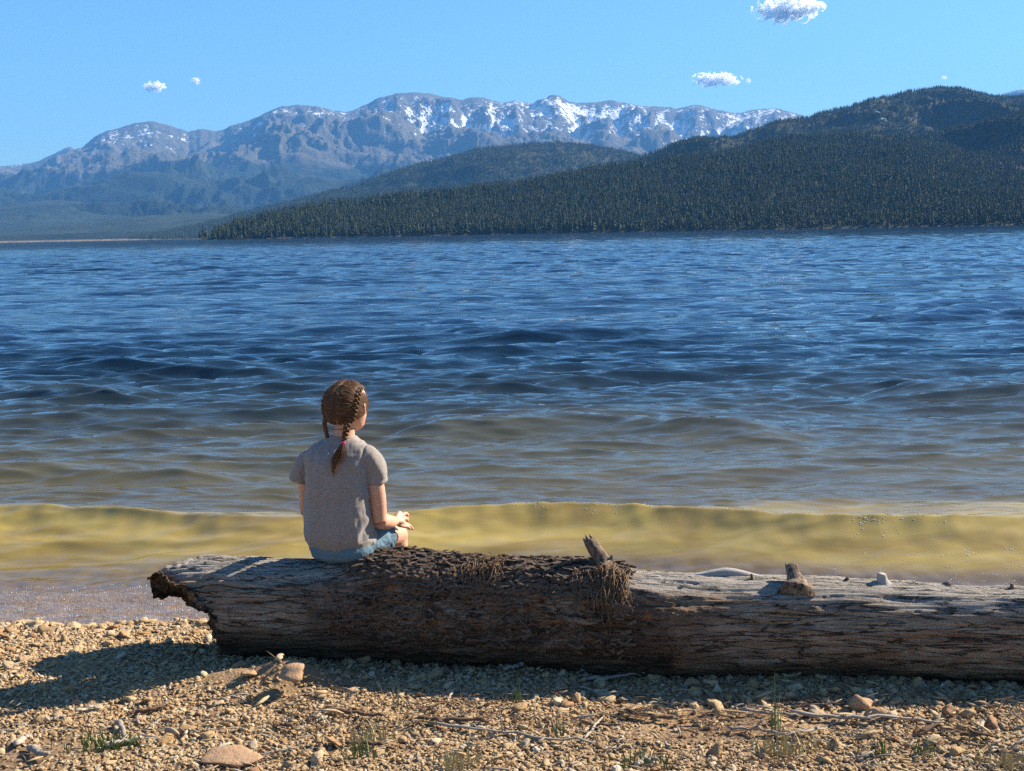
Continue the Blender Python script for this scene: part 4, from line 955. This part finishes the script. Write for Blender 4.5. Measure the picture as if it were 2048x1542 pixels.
instancer('twig_litter', np.stack([x, y, beach_z(x, y) + 0.010 + g.random(n) * 0.016], 1), np.stack([s, s, s], 1), np.stack([g.normal(0, .2, n), g.normal(0, .25, n), g.normal(0, .6, n) + 3.14 * (g.random(n) < .5)], 1), np.where(g.random(n) < np.clip(band[k] * 1.1, 0, 0.8), g.choice([0, 2, 5, 7], n), g.integers(0, 10, n)), litter, None, beach)

# ------------------------------------------------------------------ grass tufts
gm = {}
for nm, a, b_ in (('green', (0.07, 0.10, 0.025), (0.20, 0.24, 0.07)), ('dry', (0.30, 0.26, 0.11), (0.50, 0.42, 0.22))):
    q = Mat(nm + '_grass', 0.7, 0.3); q.base(q.mix(q.noise(q.pos(), 60, 2), a, b_)); gm[nm] = q.m
    q.b.inputs['Transmission Weight'].default_value = 0.0
def grass(u, v, n, hgt, kind, lab, seed, spread=0.03, name='grass_tuft', cat='grass tuft', width=0.0022, lean=0.5):
    r = random.Random(seed); b = MB(); c0 = gp_(u, v)
    for k in range(n):
        a = r.uniform(0, 6.28); q0 = np.array([r.gauss(0, spread), r.gauss(0, spread * 0.6), 0]); h = hgt * r.uniform(0.4, 1.0); ln = h * r.uniform(0.1, 1) * lean
        d = np.array([math.cos(a), math.sin(a), 0]); side = np.array([-d[1], d[0], 0]) if r.random() < .4 else np.array([1.0, 0, 0])
        V = []; w0 = width * r.uniform(0.7, 1.4)
        for i in range(6):
            t_ = i / 5; pc = q0 + d * ln * t_ ** 1.8 + np.array([0, 0, h * t_ * (1 - 0.15 * t_ * (ln / h))]); w = w0 * (1 - t_ ** 2 * 0.92)
            V += [pc - side * w, pc + side * w]
        b.add(V, [(2 * i, 2 * i + 1, 2 * i + 3, 2 * i + 2) for i in range(5)])
    o = b.build(name, gm[kind]); o.location = c0; tag(o, lab, cat); return o
grass(190, 1498, 60, 0.07, 'green', 'green weed with long narrow leaves between pale driftwood at lower left', 1, 0.05)
grass(245, 1492, 26, 0.05, 'green', 'dark leafy weed clump beside the bent grey branch at lower left', 2, 0.02, 'weed_clump', 'weed', 0.006, 1.0)
grass(740, 1485, 26, 0.085, 'dry', 'thin dry grass tuft in the litter straight below the girl', 3, 0.035)
grass(715, 1515, 22, 0.09, 'green', 'sparse green grass below the dry tuft under the girl', 4, 0.03)
grass(920, 1532, 60, 0.06, 'dry', 'yellow green grass clump at the bottom edge left of centre', 5, 0.04)
grass(1285, 1535, 40, 0.06, 'green', 'green grass clump at the bottom edge right of centre', 6, 0.035)
grass(1035, 1408, 7, 0.10, 'green', 'few upright green stems in the sunlit gravel below the tall stub', 7, 0.015, lean=0.25)
grass(1120, 1472, 5, 0.09, 'green', 'leaning green blades over the long thin grey stick', 8, 0.02)
grass(1553, 1470, 7, 0.24, 'green', 'tall thin grass stem rising from the gravel to the log shadow at right', 9, 0.012, 'tall_grass', 'tall grass', 0.002, 0.12)
grass(1552, 1510, 46, 0.09, 'dry', 'dry grass tuft at the foot of the tall grass stem', 10, 0.035)
grass(1600, 1505, 24, 0.07, 'dry', 'wispy grey straw tuft right of the dry grass at the tall stem', 11, 0.035)
grass(1765, 1512, 16, 0.10, 'green', 'bright green upright blades at lower right', 12, 0.02, lean=0.35)
grass(1842, 1512, 22, 0.06, 'green', 'low green tuft between the upright blades and the whitish stone', 13, 0.025)
grass(2025, 1535, 60, 0.07, 'dry', 'yellow grass clump in the bottom right corner', 14, 0.04)
grass(1940, 1490, 3, 0.07, 'green', 'three short green stems near the right edge', 15, 0.01, lean=0.2)
grass(1953, 1365, 6, 0.05, 'dry', 'small dry sprig against the foot of the log at far right', 16, 0.015)
grass(790, 1412, 6, 0.08, 'dry', 'thin dry stalks in the sunlit gravel below the girl', 17, 0.012, lean=0.3)

# ------------------------------------------------------------------ the girl on the log
SEAT = lp(683, 1131, -0.02)                       # under her hips
SEAT[2] = logpt(690, -0.1, 0)[2] - 0.006
SK = 1873.0
def gpt(cx, cy, y):                               # point beside her from her outline as seen from the beach
    k = 1 + y / 5.0
    x = (cx - 450) / SK * k; z = ((1435 - cy) / SK * k - 0.24 * y) / 0.97
    return np.array([x, y, z])
def solid(b, voxel, smooth_it=6, name='tmp', dec=None):
    me = b.mesh(name, True); o = bpy.data.objects.new(name, me); COL.objects.link(o)
    rm = o.modifiers.new('r', 'REMESH'); rm.mode = 'VOXEL'; rm.voxel_size = voxel; rm.use_smooth_shade = True
    if smooth_it:
        s_ = o.modifiers.new('s', 'SMOOTH'); s_.iterations = smooth_it; s_.factor = 0.5
    dg = bpy.context.evaluated_depsgraph_get(); ev = o.evaluated_get(dg)
    me2 = bpy.data.meshes.new_from_object(ev); bpy.data.objects.remove(o)
    n = len(me2.vertices); co = np.empty(n * 3, np.float32); me2.vertices.foreach_get('co', co)
    nn = np.empty(n * 3, np.float32); me2.vertex_normals.foreach_get('vector', nn)
    return me2, co.reshape(-1, 3).astype(float), nn.reshape(-1, 3).astype(float)
def setco(me, co):
    me.vertices.foreach_set('co', np.asarray(co, np.float32).ravel()); me.update()
    me.polygons.foreach_set('use_smooth', np.ones(len(me.polygons), bool))
def ellring(c, hx, hy, yaw=0.0, n=40, sq=2.3, back=1.0):
    a = np.arange(n) * 2 * math.pi / n; ca, sa = np.cos(a), np.sin(a)
    x = np.sign(ca) * np.abs(ca) ** (2 / sq) * hx; y = np.sign(sa) * np.abs(sa) ** (2 / sq) * hy
    y = np.where(y < 0, y * back, y); cz, sz = math.cos(yaw), math.sin(yaw)
    return np.stack([c[0] + x * cz - y * sz, c[1] + x * sz + y * cz, np.full(n, c[2])], 1)
YAW = R(-15)
person = bpy.data.objects.new('person', None); COL.objects.link(person); person.location = SEAT
tag(person, 'girl with two braids in grey t-shirt and blue shorts sitting on the driftwood log', 'person')
HC = gpt(526, 306, 0.045); HYAW = R(-22)
# arm points
shR, elR, wrR = gpt(706, 665, -0.015), gpt(742, 1150, 0.0), gpt(818, 1158, 0.145)
shL, elL, wrL = gpt(205, 690, 0.06), gpt(172, 1060, 0.13), gpt(260, 1160, 0.25)
skin = Mat('skin', 0.5, 0.35)
skin.base(skin.mix(skin.noise(skin.pos(), 40, 3), (0.50, 0.255, 0.165), (0.60, 0.33, 0.225)))
skin.b.inputs['Subsurface Weight'].default_value = 0.25; skin.b.inputs['Subsurface Radius'].default_value = (0.012, 0.004, 0.002); skin.b.inputs['Subsurface Scale'].default_value = 1.0
b = MB()
# torso inside the shirt
for_t = [(0.02, .100, .085, .0, .02), (0.10, .100, .080, 0, .02), (0.22, .096, .072, .0, .015), (0.33, .102, .070, .0, .01), (0.42, .105, .062, .0, .02), (0.455, .075, .05, .0, .03)]
b.rings([ellring((cx_, cy_, z), hx, hy, YAW) for z, hx, hy, cx_, cy_ in for_t])
nk = gpt(500, 470, 0.035)
b.tube([(0.012, 0.03, 0.42), nk, HC + np.array([0, 0.0, -0.03])], [0.050, 0.041, 0.043], 20)
# head
hr = rotz(HYAW) @ np.diag([1.02, 1.0, 0.90])
rings = []
for i, (z, hx, yf, yb) in enumerate([(-.118, .014, .060, -.010), (-.110, .032, .072, .005), (-.095, .046, .078, -.02), (-.075, .056, .081, -.05), (-.05, .067, .081, -.072), (-.02, .070, .083, -.088), (.01, .074, .082, -.094), (.04, .075, .078, -.093), (.065, .068, .066, -.084), (.085, .054, .048, -.066), (.098, .032, .026, -.036), (.103, .01, .006, -.012)]):
    a = np.arange(40) * 2 * math.pi / 40; cyy = (yf + yb) / 2; hy = (yf - yb) / 2
    q = np.stack([hx * np.cos(a), cyy + hy * np.sin(a), np.full(40, z)], 1); rings.append(q @ hr.T + HC)
b.rings(rings)
def hp(x, y, z): return hr @ np.array([x, y, z]) + HC
b.tube([hp(0, .080, 0.0), hp(0, .094, -.022), hp(0, .098, -.034)], [.006, .009, .011], 10)                   # nose
b.ball(hp(-.010, .090, -.036), .006, 6); b.ball(hp(.010, .090, -.036), .006, 6)
b.tube([hp(-.020, .074, -.066), hp(0, .084, -.064), hp(.020, .074, -.066)], [.003, .0055, .003], 8)           # lips
b.tube([hp(-.017, .074, -.073), hp(0, .083, -.073), hp(.017, .074, -.073)], [.003, .006, .003], 8)
b.tube([hp(-.045, .066, .014), hp(-.028, .077, .020), hp(-.012, .080, .016)], [.004, .006, .004], 8); b.tube([hp(.045, .066, .014), hp(.028, .077, .020), hp(.012, .080, .016)], [.004, .006, .004], 8)
for s_ in (-1, 1):                                 # ears
    b.tube([hp(s_ * .070, -.006, -.038), hp(s_ * .080, -.014, -.018), hp(s_ * .083, -.020, .006), hp(s_ * .076, -.006, .014), hp(s_ * .070, 0.006, 0)], [.007, .0065, .006, .006, .006], 8)
    b.ball(hp(s_ * .073, -.006, -.014), (.008, .013, .022), 8)
# arms
b.tube(curve_pts([shR + [-.02, 0, .02], shR * .5 + elR * .5 + np.array([.003, -.004, 0]), elR], 12), np.interp(np.linspace(0, 1, 12), [0, .3, .7, 1], [.034, .0345, .034, .031]), 20)
b.tube(curve_pts([elR, elR * .5 + wrR * .5 + np.array([.008, 0, -.004]), wrR], 10), np.interp(np.linspace(0, 1, 10), [0, .35, 1], [.032, .031, .020]), 20)
b.tube(curve_pts([shL, shL * .5 + elL * .5, elL], 12), np.interp(np.linspace(0, 1, 12), [0, .5, 1], [.034, .034, .030]), 20)
b.tube(curve_pts([elL, wrL], 8), np.linspace(.031, .020, 8), 20)
# legs
hipR, kneeR = np.array([.062, .06, .055]), np.array([.196, .285, .028])
hipL, kneeL = np.array([-.055, .09, .055]), np.array([.03, .36, .045])
gz = 0.02 - SEAT[2]
for hip, knee, foot in ((hipR, kneeR, np.array([.215, .33, gz + .05])), (hipL, kneeL, np.array([.07, .42, gz + .05]))):
    b.tube(curve_pts([hip, (hip + knee) / 2 + np.array([0, 0, .012]), knee], 12), np.interp(np.linspace(0, 1, 12), [0, .5, 1], [.070, .060, .047]), 22)
    b.ball(knee, .048, 10)
    b.tube(curve_pts([knee, knee * .55 + foot * .45 + np.array([0, -.014, 0]), foot], 12), np.interp(np.linspace(0, 1, 12), [0, .35, 1], [.045, .042, .025]), 18)
    d = (knee - hip); d[2] = 0; d /= np.linalg.norm(d)
    b.tube([foot - d * .03 + [0, 0, -.028], foot + d * .04 + [0, 0, -.026], foot + d * .12 + [0, 0, -.036]], [.024, .030, .022], 14, True, 0.75)
    for k in range(5):
        s_ = np.array([d[1], -d[0], 0]) * (k - 2) * .011
        b.tube([foot + d * .11 + s_ + [0, 0, -.040], foot + d * (.148 - .006 * abs(k - 1)) + s_ + [0, 0, -.043]], [.008, .006], 8)
# right hand, fingers spread over the knee
def hand(b, W, knk, fingers, thumb, pr=.016):
    kc = np.mean(knk, axis=0)
    b.tube([W, (W + kc) / 2, kc], [.019, .021, .018], 14, True, 0.7)
    for k_, f_ in zip(knk, fingers):
        b.tube([W * .6 + k_ * .4, k_], [.012, .0105], 10)
        b.tube(curve_pts([k_] + list(f_), 9), np.linspace(.0088, .0062, 9), 10)
    b.tube(curve_pts(thumb, 8), np.linspace(.0120, .0070, 8), 10)
g = gpt
hand(b, wrR, [g(856, 1128, .190), g(864, 1150, .188), g(866, 1172, .182), g(858, 1192, .172)],
     [[g(880, 1106, .215), g(897, 1116, .232), g(893, 1146, .236)], [g(880, 1142, .214), g(893, 1152, .232), g(888, 1172, .236)],
      [g(890, 1182, .206), g(912, 1196, .222), g(934, 1226, .232)], [g(880, 1200, .188), g(902, 1204, .200), g(922, 1222, .206)]],
     [g(826, 1150, .155), g(832, 1122, .178), g(842, 1100, .196), g(852, 1100, .206)])
dl = kneeL - wrL; dl /= np.linalg.norm(dl); sl_ = np.array([dl[1], -dl[0], 0]); sl_ /= np.linalg.norm(sl_)
kn = [wrL + dl * .062 + sl_ * o_ + [0, 0, -.004] for o_ in (.022, .008, -.007, -.020)]
hand(b, wrL, kn, [[k_ + dl * l_ * .45 + [0, 0, -.004], k_ + dl * l_ * .8 + [0, 0, -.018], k_ + dl * l_ + [0, 0, -.03]] for k_, l_ in zip(kn, (.044, .05, .046, .036))],
     [wrL + sl_ * .012, wrL + dl * .03 + sl_ * .034, wrL + dl * .052 + sl_ * .044 + [0, 0, -.012]])
me, co, nn = solid(b, 0.0031, 4)
body = link('body', me, skin.m, person); me.polygons.foreach_set('use_smooth', np.ones(len(me.polygons), bool))
# eyes
em = Mat('eye_white', 0.15, 0.5); em.base((0.75, 0.74, 0.72)); im = Mat('eye_iris', 0.1, 0.5); im.base((0.05, 0.03, 0.02))
for s_ in (-1, 1):
    e = MB(); e.ball(hp(s_ * .028, .069, .001), .0105, 10); eo = e.build('eye', em.m, person)
    e = MB(); e.ball(hp(s_ * .028 + .0005, .0765, .001), (.0045, .0035, .0045), 8); e.build('iris', im.m, eo)

# shirt ------------------------------------------------------------
cl = Mat('grey_heather_cotton', 0.95, 0.12)
hv = cl.noise(cl.map(cl.obj(), (1, 1, 5)), 60, 4, 0.75); hv2 = cl.noise(cl.obj(), 260, 2, 0.6)
cc = cl.mix(cl.ramp(hv, [(0.35, 0), (0.65, 1)]), (0.21, 0.182, 0.166), (0.30, 0.262, 0.24)); cc = cl.mix(cl.ramp(hv2, [(0.4, 0), (0.7, 0.15)]), cc, (0.16, 0.135, 0.125))
cl.base(cc).norm(cl.bump(hv2, 0.35, 0.0012)); cl.b.inputs['Sheen Weight'].default_value = 0.25
b = MB()
T_ = [(0.058, .125, .112, -.002, .030), (0.085, .137, .122, -.004, .028), (0.12, .141, .122, -.006, .022), (0.18, .139, .112, -.006, .014), (0.24, .131, .100, -.008, .008), (0.30, .126, .094, -.006, .002),
      (0.35, .126, .090, -.004, .002), (0.40, .130, .084, -.002, .006), (0.43, .140, .074, .002, .014), (0.450, .128, .066, .006, .022), (0.468, .100, .058, .012, .028), (0.484, .068, .052, .018, .034), (0.494, .050, .046, .020, .036)]
b.rings([ellring((cx_, cy_, z), hx, hy, YAW, 44, 2.25) for z, hx, hy, cx_, cy_ in T_])
slR = gpt(732, 858, 0.0); slL = gpt(152, 842, .075)
dR = slR - shR; dL = slL - shL
b.tube(curve_pts([shR + [-.06, .012, .012], shR + [-.020, .004, -.002], shR * .55 + slR * .45 + np.array([.004, 0, 0]), slR], 14), np.interp(np.linspace(0, 1, 14), [0, .3, .6, 1], [.035, .0395, .041, .044]), 26)
b.tube(curve_pts([shL + [.05, -.012, .022], shL + [.018, 0, .006], shL * .5 + slL * .5, slL], 14), np.interp(np.linspace(0, 1, 14), [0, .3, 1], [.035, .039, .042]), 26)
me, co, nn = solid(b, 0.0034, 4)
x, y, z = co.T
yr = (rotz(-YAW) @ co.T)
# folds: soft vertical drapes, pulls at the arm pit, bunching above the hem on the right
wr_ = 0.0055 * fbm(yr[0] * 17, yr[1] * 8, z * 4.5, 3) + 0.0030 * ridged(yr[0] * 11 - z * 5, yr[1] * 6, z * 5, 2) * sst(0.07, 0.12, z)
wr_ += 0.0050 * ridged(yr[0] * 9 + z * 7, yr[1] * 8, z * 9, 2) * sst(0.03, 0.14, x) * (1 - sst(0.3, 0.42, z))
wr_ += 0.0055 * np.sin((z * 0.8 - x * 0.9) * 75 + 3 * noise(x * 12, y * 12, z * 12)) * sst(0.02, 0.12, x) * (1 - sst(0.12, 0.26, z)) * sst(0.05, 0.08, z)
d_arm = np.minimum(np.linalg.norm(co - (shR + [-.02, 0, -.05]), axis=1), 9)
wr_ += 0.0034 * (0.6 + np.sin((x * 0.8 + z * 0.6) * 110 + 2 * noise(x * 9, y * 9, z * 9))) * np.exp(-(d_arm / 0.065) ** 2)
d_arm = np.linalg.norm(co - (shL + [.03, 0, -.05]), axis=1)
wr_ += 0.0028 * (0.6 + np.sin((-x * 0.8 + z * 0.6) * 110)) * np.exp(-(d_arm / 0.06) ** 2)
wr_ -= 0.0035 * (np.exp(-((yr[0] - 0.116) / 0.0045) ** 2) + np.exp(-((yr[0] + 0.116) / 0.0045) ** 2)) * sst(0.27, 0.33, z)
def hemline(c, d, L0, co):                        # stitched ridge near an opening
    t_ = (co - c) @ (d / np.linalg.norm(d)); return t_
seamR = np.abs(hemline(slR, dR, 0, co) + 0.012); wr_ -= 0.0012 * np.exp(-(seamR / 0.0022) ** 2) * (x > 0.09)
wr_ -= 0.0016 * np.exp(-((z - 0.078 - 0.12 * x * (x > 0)) / 0.0024) ** 2)
co2 = co + nn * wr_[:, None]
setco(me, co2)
shirt = link('t_shirt', me, cl.m, person)
# sleeve and neck ribs
b = MB(); a = np.arange(29) * 2 * math.pi / 28
q = ellring((.020, .037, .492), .051, .047, YAW, 28, 2.1); q[:, 2] += 0.004 * np.sin(np.arange(28) * 2 * math.pi / 28 + 3.6); b.tube(np.vstack([q, q[:1]]), .0042, 8, False)
b.build('neck_rib', cl.m, shirt)
# shorts --------------------------------------------------------------
dn = Mat('blue_denim', 0.85, 0.2)
dv = dn.noise(dn.map(dn.obj(), (1, 1, 1)), 240, 3, 0.7); dv2 = dn.noise(dn.obj(), 22, 4, 0.6)
dn.base(dn.mix(dv, dn.mix(dv2, (0.05, 0.092, 0.13), (0.08, 0.135, 0.18)), (0.13, 0.21, 0.27))).norm(dn.bump(dv, 0.4, 0.0015))
b = MB()
b.rings([ellring((cx_, cy_, z), hx, hy, YAW, 44, 2.4) for z, hx, hy, cx_, cy_ in [(0.0, .080, .075, .0, .03), (0.006, .100, .095, 0, .03), (0.02, .118, .110, 0, .03), (0.045, .126, .114, 0, .03), (0.075, .127, .112, -.002, .03), (0.11, .122, .100, -.004, .025), (0.15, .105, .09, -.004, .02)]])
eR = hipR + (kneeR - hipR) * .62 + np.array([-.004, 0, .006]); eL = hipL + (kneeL - hipL) * .6
b.tube(curve_pts([hipR + [0, -.01, -.0], (hipR + eR) / 2 + np.array([.002, 0, .004]), eR], 10), [.074, .076, .076, .076, .075, .075, .074, .073, .073, .073], 26)
b.tube(curve_pts([hipL, (hipL + eL) / 2, eL], 10), [.074] * 10, 26)
me, co, nn = solid(b, 0.0034, 5)
x, y, z = co.T
w_ = 0.0025 * fbm(x * 18, y * 18, z * 18, 3) + 0.0040 * ridged(x * 16 + y * 10, y * 8, z * 20, 2) * sst(0.04, 0.12, x)
co2 = co + nn * w_[:, None]; co2[:, 2] = np.maximum(co2[:, 2], -0.002 + 0 * z)
setco(me, co2); shorts = link('shorts', me, dn.m, person)

# hair ------------------------------------------------------------------
hm_ = Mat('brown_hair', 0.55, 0.3)
hn = hm_.noise(hm_.map(hm_.obj(), (1, 1, 1)), 50, 4, 0.7)
tipc = hm_.attr('tip')
hc_ = hm_.mix(hn, (0.030, 0.014, 0.007), (0.13, 0.062, 0.028)); hc_ = hm_.mix(tipc, hc_, (0.22, 0.11, 0.05)); hc_ = hm_.mix(hm_.attr('scalp'), hc_, (0.30, 0.14, 0.08)); hm_.base(hc_)
hm_.b.inputs['Anisotropic'].default_value = 0.6
# cap: direction (phi around, theta from top), part along the middle
def cap_r(d):                                     # radius of the hair shell in head direction d (n,3)
    e = np.array([.0815, .100, .112])
    return 1.0 / np.sqrt(((d / e) ** 2).sum(-1))
HO = np.array([0, -.008, -.002])
def hair_pt(d, lift=0.0):
    d = np.asarray(d, float); d = d / np.linalg.norm(d, axis=-1, keepdims=True)
    rr = cap_r(d) + lift
    part = np.exp(-(d[..., 0] / 0.035) ** 2) * (d[..., 1] < 0.75)
    rr = rr - 0.006 * part
    return (d * rr[..., None] + HO) @ hr.T + HC
def braid_dir(s_, t):                             # braid root line on the head, t 0 (top front) .. 1 (nape)
    t = np.asarray(t, float)
    a = np.stack([np.interp(t, [0, .35, .7, 1], [.42, .66, .74, .62]), np.interp(t, [0, .35, .7, 1], [.55, -.25, -.62, -.70]), np.interp(t, [0, .35, .7, 1], [.75, .72, .05, -.52])], -1)
    a[..., 0] *= s_; return a / np.linalg.norm(a, axis=-1, keepdims=True)
def part_dir(t):
    ang = np.interp(np.asarray(t, float), [0, 1], [R(52), R(222)])   # sagittal: front hairline over the crown to the nape
    return np.stack([0 * ang, np.cos(ang), np.sin(ang)], -1)
n1_, n2_ = 90, 240
tt_, pp_ = np.meshgrid(np.linspace(0.02, 1, n1_), np.arange(n2_) / n2_ * 2 * math.pi, indexing='ij')
lim = np.interp(np.cos(pp_ - math.pi / 2), [-1, -.5, 0, .5, 1], [R(118), R(114), R(90), R(82), R(64)])     # hair line, measured from the crown
pol = tt_ * lim
D = np.stack([np.sin(pol) * np.cos(pp_), np.sin(pol) * np.sin(pp_), np.cos(pol)], -1)
q = hair_pt(D, -0.002 + 0.0020 * noise(D[..., 0] * 3, D[..., 1] * 11, D[..., 2] * 11))
edge = sst(0.93, 1.0, tt_)[..., None]; q = q * (1 - edge) + (q * 0.93 + HC * 0.07) * edge
capv = q.reshape(-1, 3); f_ = grid_faces(n1_, n2_, True)
hair = link('hair', mesh_np('hair', capv, f_, True, {'tip': np.zeros(len(capv)), 'scalp': np.where(D[..., 1].ravel() < 0.7, np.exp(-(D[..., 0].ravel() / 0.03) ** 2), 0)}), hm_.m, person)
cap_top = MB(); cap_top.ball(hair_pt(np.array([[0, 0.01, 1.0]]), -0.006)[0], (.012, .012, .004), 6)
V = []; Fs = []; tips = []
def strand(pts, r0, r1, tip0=0.0, tip1=0.0, n=4):
    pts = np.asarray(pts); m_ = len(pts); T = np.gradient(pts, axis=0); T /= np.linalg.norm(T, axis=1)[:, None] + 1e-9
    N = np.cross(T, [0.3, 0.2, 0.9]); N /= np.linalg.norm(N, axis=1)[:, None] + 1e-9; B = np.cross(T, N)
    base = len(V); rr = np.linspace(r0, r1, m_)
    for i in range(m_):
        for k in range(n):
            a = 2 * math.pi * k / n; V.append(pts[i] + rr[i] * (math.cos(a) * N[i] + math.sin(a) * B[i])); tips.append(tip0 + (tip1 - tip0) * i / (m_ - 1))
    for i in range(m_ - 1):
        for k in range(n): Fs.append((base + i * n + k, base + i * n + (k + 1) % n, base + (i + 1) * n + (k + 1) % n, base + (i + 1) * n + k))
hrn = np.random.default_rng(5)
for s_ in (-1, 1):
    for k in range(1050):
        t0 = hrn.random(); t1 = np.clip(t0 + hrn.normal(0, .05) + 0.10 * (1 - t0), 0, 1)
        a0 = part_dir(t0) + np.array([s_ * 0.02, 0, 0]); a1 = braid_dir(s_, t1)
        ss = np.linspace(0, 1, 9)[:, None]; d = a0 * (1 - ss) + a1 * ss; d /= np.linalg.norm(d, axis=1)[:, None]
        strand(hair_pt(d, 0.0) + (hair_pt(d, 1.0) - hair_pt(d, 0.0)) * (0.0008 + 0.0055 * np.sin(math.pi * ss) ** 0.7 * hrn.random() ** 2), 0.0010, 0.0008, hrn.random() ** 3 * 0.9, hrn.random() ** 2 * 0.7)
    for k in range(300):                           # side and nape hair swept into the braid
        t1 = hrn.uniform(0.25, 1); a1 = braid_dir(s_, t1)
        side = np.array([s_ * 0.96, np.interp(t1, [.25, 1], [.55, -.25]) + hrn.normal(0, .06), np.interp(t1, [.25, 1], [.25, -.55]) + hrn.normal(0, .05)])
        if hrn.random() < 0.35: side = np.array([s_ * hrn.uniform(.05, .5), -.85, -.55])
        side /= np.linalg.norm(side); ss = np.linspace(0, 1, 8)[:, None]; d = side * (1 - ss) + a1 * ss; d /= np.linalg.norm(d, axis=1)[:, None]
        strand(hair_pt(d, 0.0) + (hair_pt(d, 1.0) - hair_pt(d, 0.0)) * 0.0012, 0.0010, 0.0008, hrn.random() ** 3 * 0.8, hrn.random() ** 2 * 0.6)
    for k in range(70):                            # fly-away hairs
        t0 = hrn.random(); ss = np.linspace(0, 1, 8)[:, None]; a0 = part_dir(t0) * 0.7 + braid_dir(s_, t0) * hrn.random() + hrn.normal(0, .1, 3); a1 = a0 + hrn.normal(0, .25, 3)
        d = a0 * (1 - ss) + a1 * ss; d /= np.linalg.norm(d, axis=1)[:, None]
        if d[:, 1].max() > 0.6: continue
        strand(hair_pt(d, 0.0) + (hair_pt(d, 1.0) - hair_pt(d, 0.0)) * (0.002 + ss * hrn.uniform(0.004, 0.013)), 0.0005, 0.0003, .5, 1.0, 3)
link('hair_strands', mesh_np('hair_strands', np.array(V), np.array(Fs), True, {'tip': np.array(tips)}), hm_.m, hair)
def braid(path, rad, turns, side):
    global V, Fs, tips
    V, Fs, tips = [], [], []
    c = curve_pts(path, 90); T = np.gradient(c, axis=0); T /= np.linalg.norm(T, axis=1)[:, None]
    out = c - HC; out = out - T * (out * T).sum(1)[:, None]; out /= np.linalg.norm(out, axis=1)[:, None]; X_ = np.cross(T, out)
    rr = np.interp(np.linspace(0, 1, 90), np.linspace(0, 1, len(rad)), rad)[:, None]
    ph = np.linspace(0, turns * 2 * math.pi, 90)[:, None]
    for k in range(3):
        f_ = ph + 2 * math.pi * k / 3
        core = c + X_ * rr * 0.50 * np.sin(f_) + out * rr * 0.28 * np.sin(2 * f_)
        for s_seed, j in enumerate(range(7)):                         # each lock is a bundle of hairs
            a = j * 2 * math.pi / 7; k_ = 0.0 if j == 6 else 1.0
            strand(core + 0.0006 * noise(ph * 3 + j, k, s_seed) + (X_ * math.cos(a + 0.3) + out * math.sin(a + 0.3)) * rr * 0.26 * k_ + hrn.normal(0, .0002, core.shape), float(rr[0, 0]) * 0.26, float(rr[-1, 0]) * 0.24, hrn.random() ** 2 * .6, hrn.random() * 0.5, 5)
    o = link('braid', mesh_np('braid', np.array(V), np.array(Fs), True, {'tip': np.array(tips)}), hm_.m, hair)
    return c, o
pathR = [hair_pt(braid_dir(1, t), 0.004) for t in (0.0, .12, .25, .4, .55, .7, .85, 1.0)]
pathR += [gpt(552, 420, -0.050), gpt(540, 470, -0.062), gpt(528, 520, -0.070), gpt(519, 562, -0.074)]
cR, oR = braid(pathR, [.006, .010, .0135, .015, .0155, .015, .0145, .014, .0170, .0165, .0145, .009], 6, 1)
oR['label'] = 'right braid ending in a pink hair tie'
pathL = [hair_pt(braid_dir(-1, t), 0.004) for t in (0.0, .12, .25, .4, .55, .7, .85, 1.0)]
pathL += [gpt(358, 425, 0.015), gpt(362, 470, 0.02), gpt(368, 510, 0.03), gpt(368, 545, .05), gpt(350, 600, .09)]
cL, oL = braid(pathL, [.006, .010, .013, .0145, .015, .0145, .014, .0135, .013, .0145, .0135, .012, .010], 7, -1)
tie = MB(); tb = gpt(515, 572, -0.076); ax = np.array([-.2, 0, -1.0]); ax /= np.linalg.norm(ax)
a = np.arange(21) * 2 * math.pi / 20
for k in (-1, 0, 1):
    ring = np.array([tb + ax * k * .0035 + .0072 * (math.cos(q_) * np.array([1, 0, -.2]) + math.sin(q_) * np.array([0, 1.0, 0])) for q_ in a]); tie.tube(ring, .0026, 8, False)
pk = Mat('pink_hair_tie', 0.6, 0.3); pk.base((0.62, 0.03, 0.16)); tie.build('hair_tie', pk.m, hair)
V, Fs, tips = [], [], []
for k in range(190):                               # tail below the tie
    w = hrn.normal(0, 1, 2); e = hrn.random() ** 0.5
    endc = [gpt(452, 762, -0.098), gpt(440, 790, -.10)][k % 2]
    p_ = [tb + np.array([w[0] * .002, w[1] * .002, 0]), gpt(500, 630, -.094) + np.array([w[0] * .0085, w[1] * .005, 0]), gpt(470, 700, -.104) + np.array([w[0] * .0105, w[1] * .005, 0]), endc + np.array([w[0] * .0055, w[1] * .004, abs(w[0]) * .012 + hrn.normal(0, .01)])]
    strand(curve_pts(p_, 9), 0.0011, 0.0005, 0.05, 0.35 + 0.65 * hrn.random(), 4)
link('braid_tail', mesh_np('braid_tail', np.array(V), np.array(Fs), True, {'tip': np.array(tips)}), hm_.m, hair)
# cord round the neck
cd = MB(); q = ellring(nk + np.array([0, .002, -.004]), .0425, .0425, 0, 28, 2.0); q[:, 2] += np.sin(np.arange(28) * 2 * math.pi / 28) * -0.006; cd.tube(np.vstack([q, q[:1]]), .0013, 6, False)
ck = Mat('black_cord', 0.6, 0.2); ck.base((0.02, 0.018, 0.018)); cd.build('neck_cord', ck.m, person)
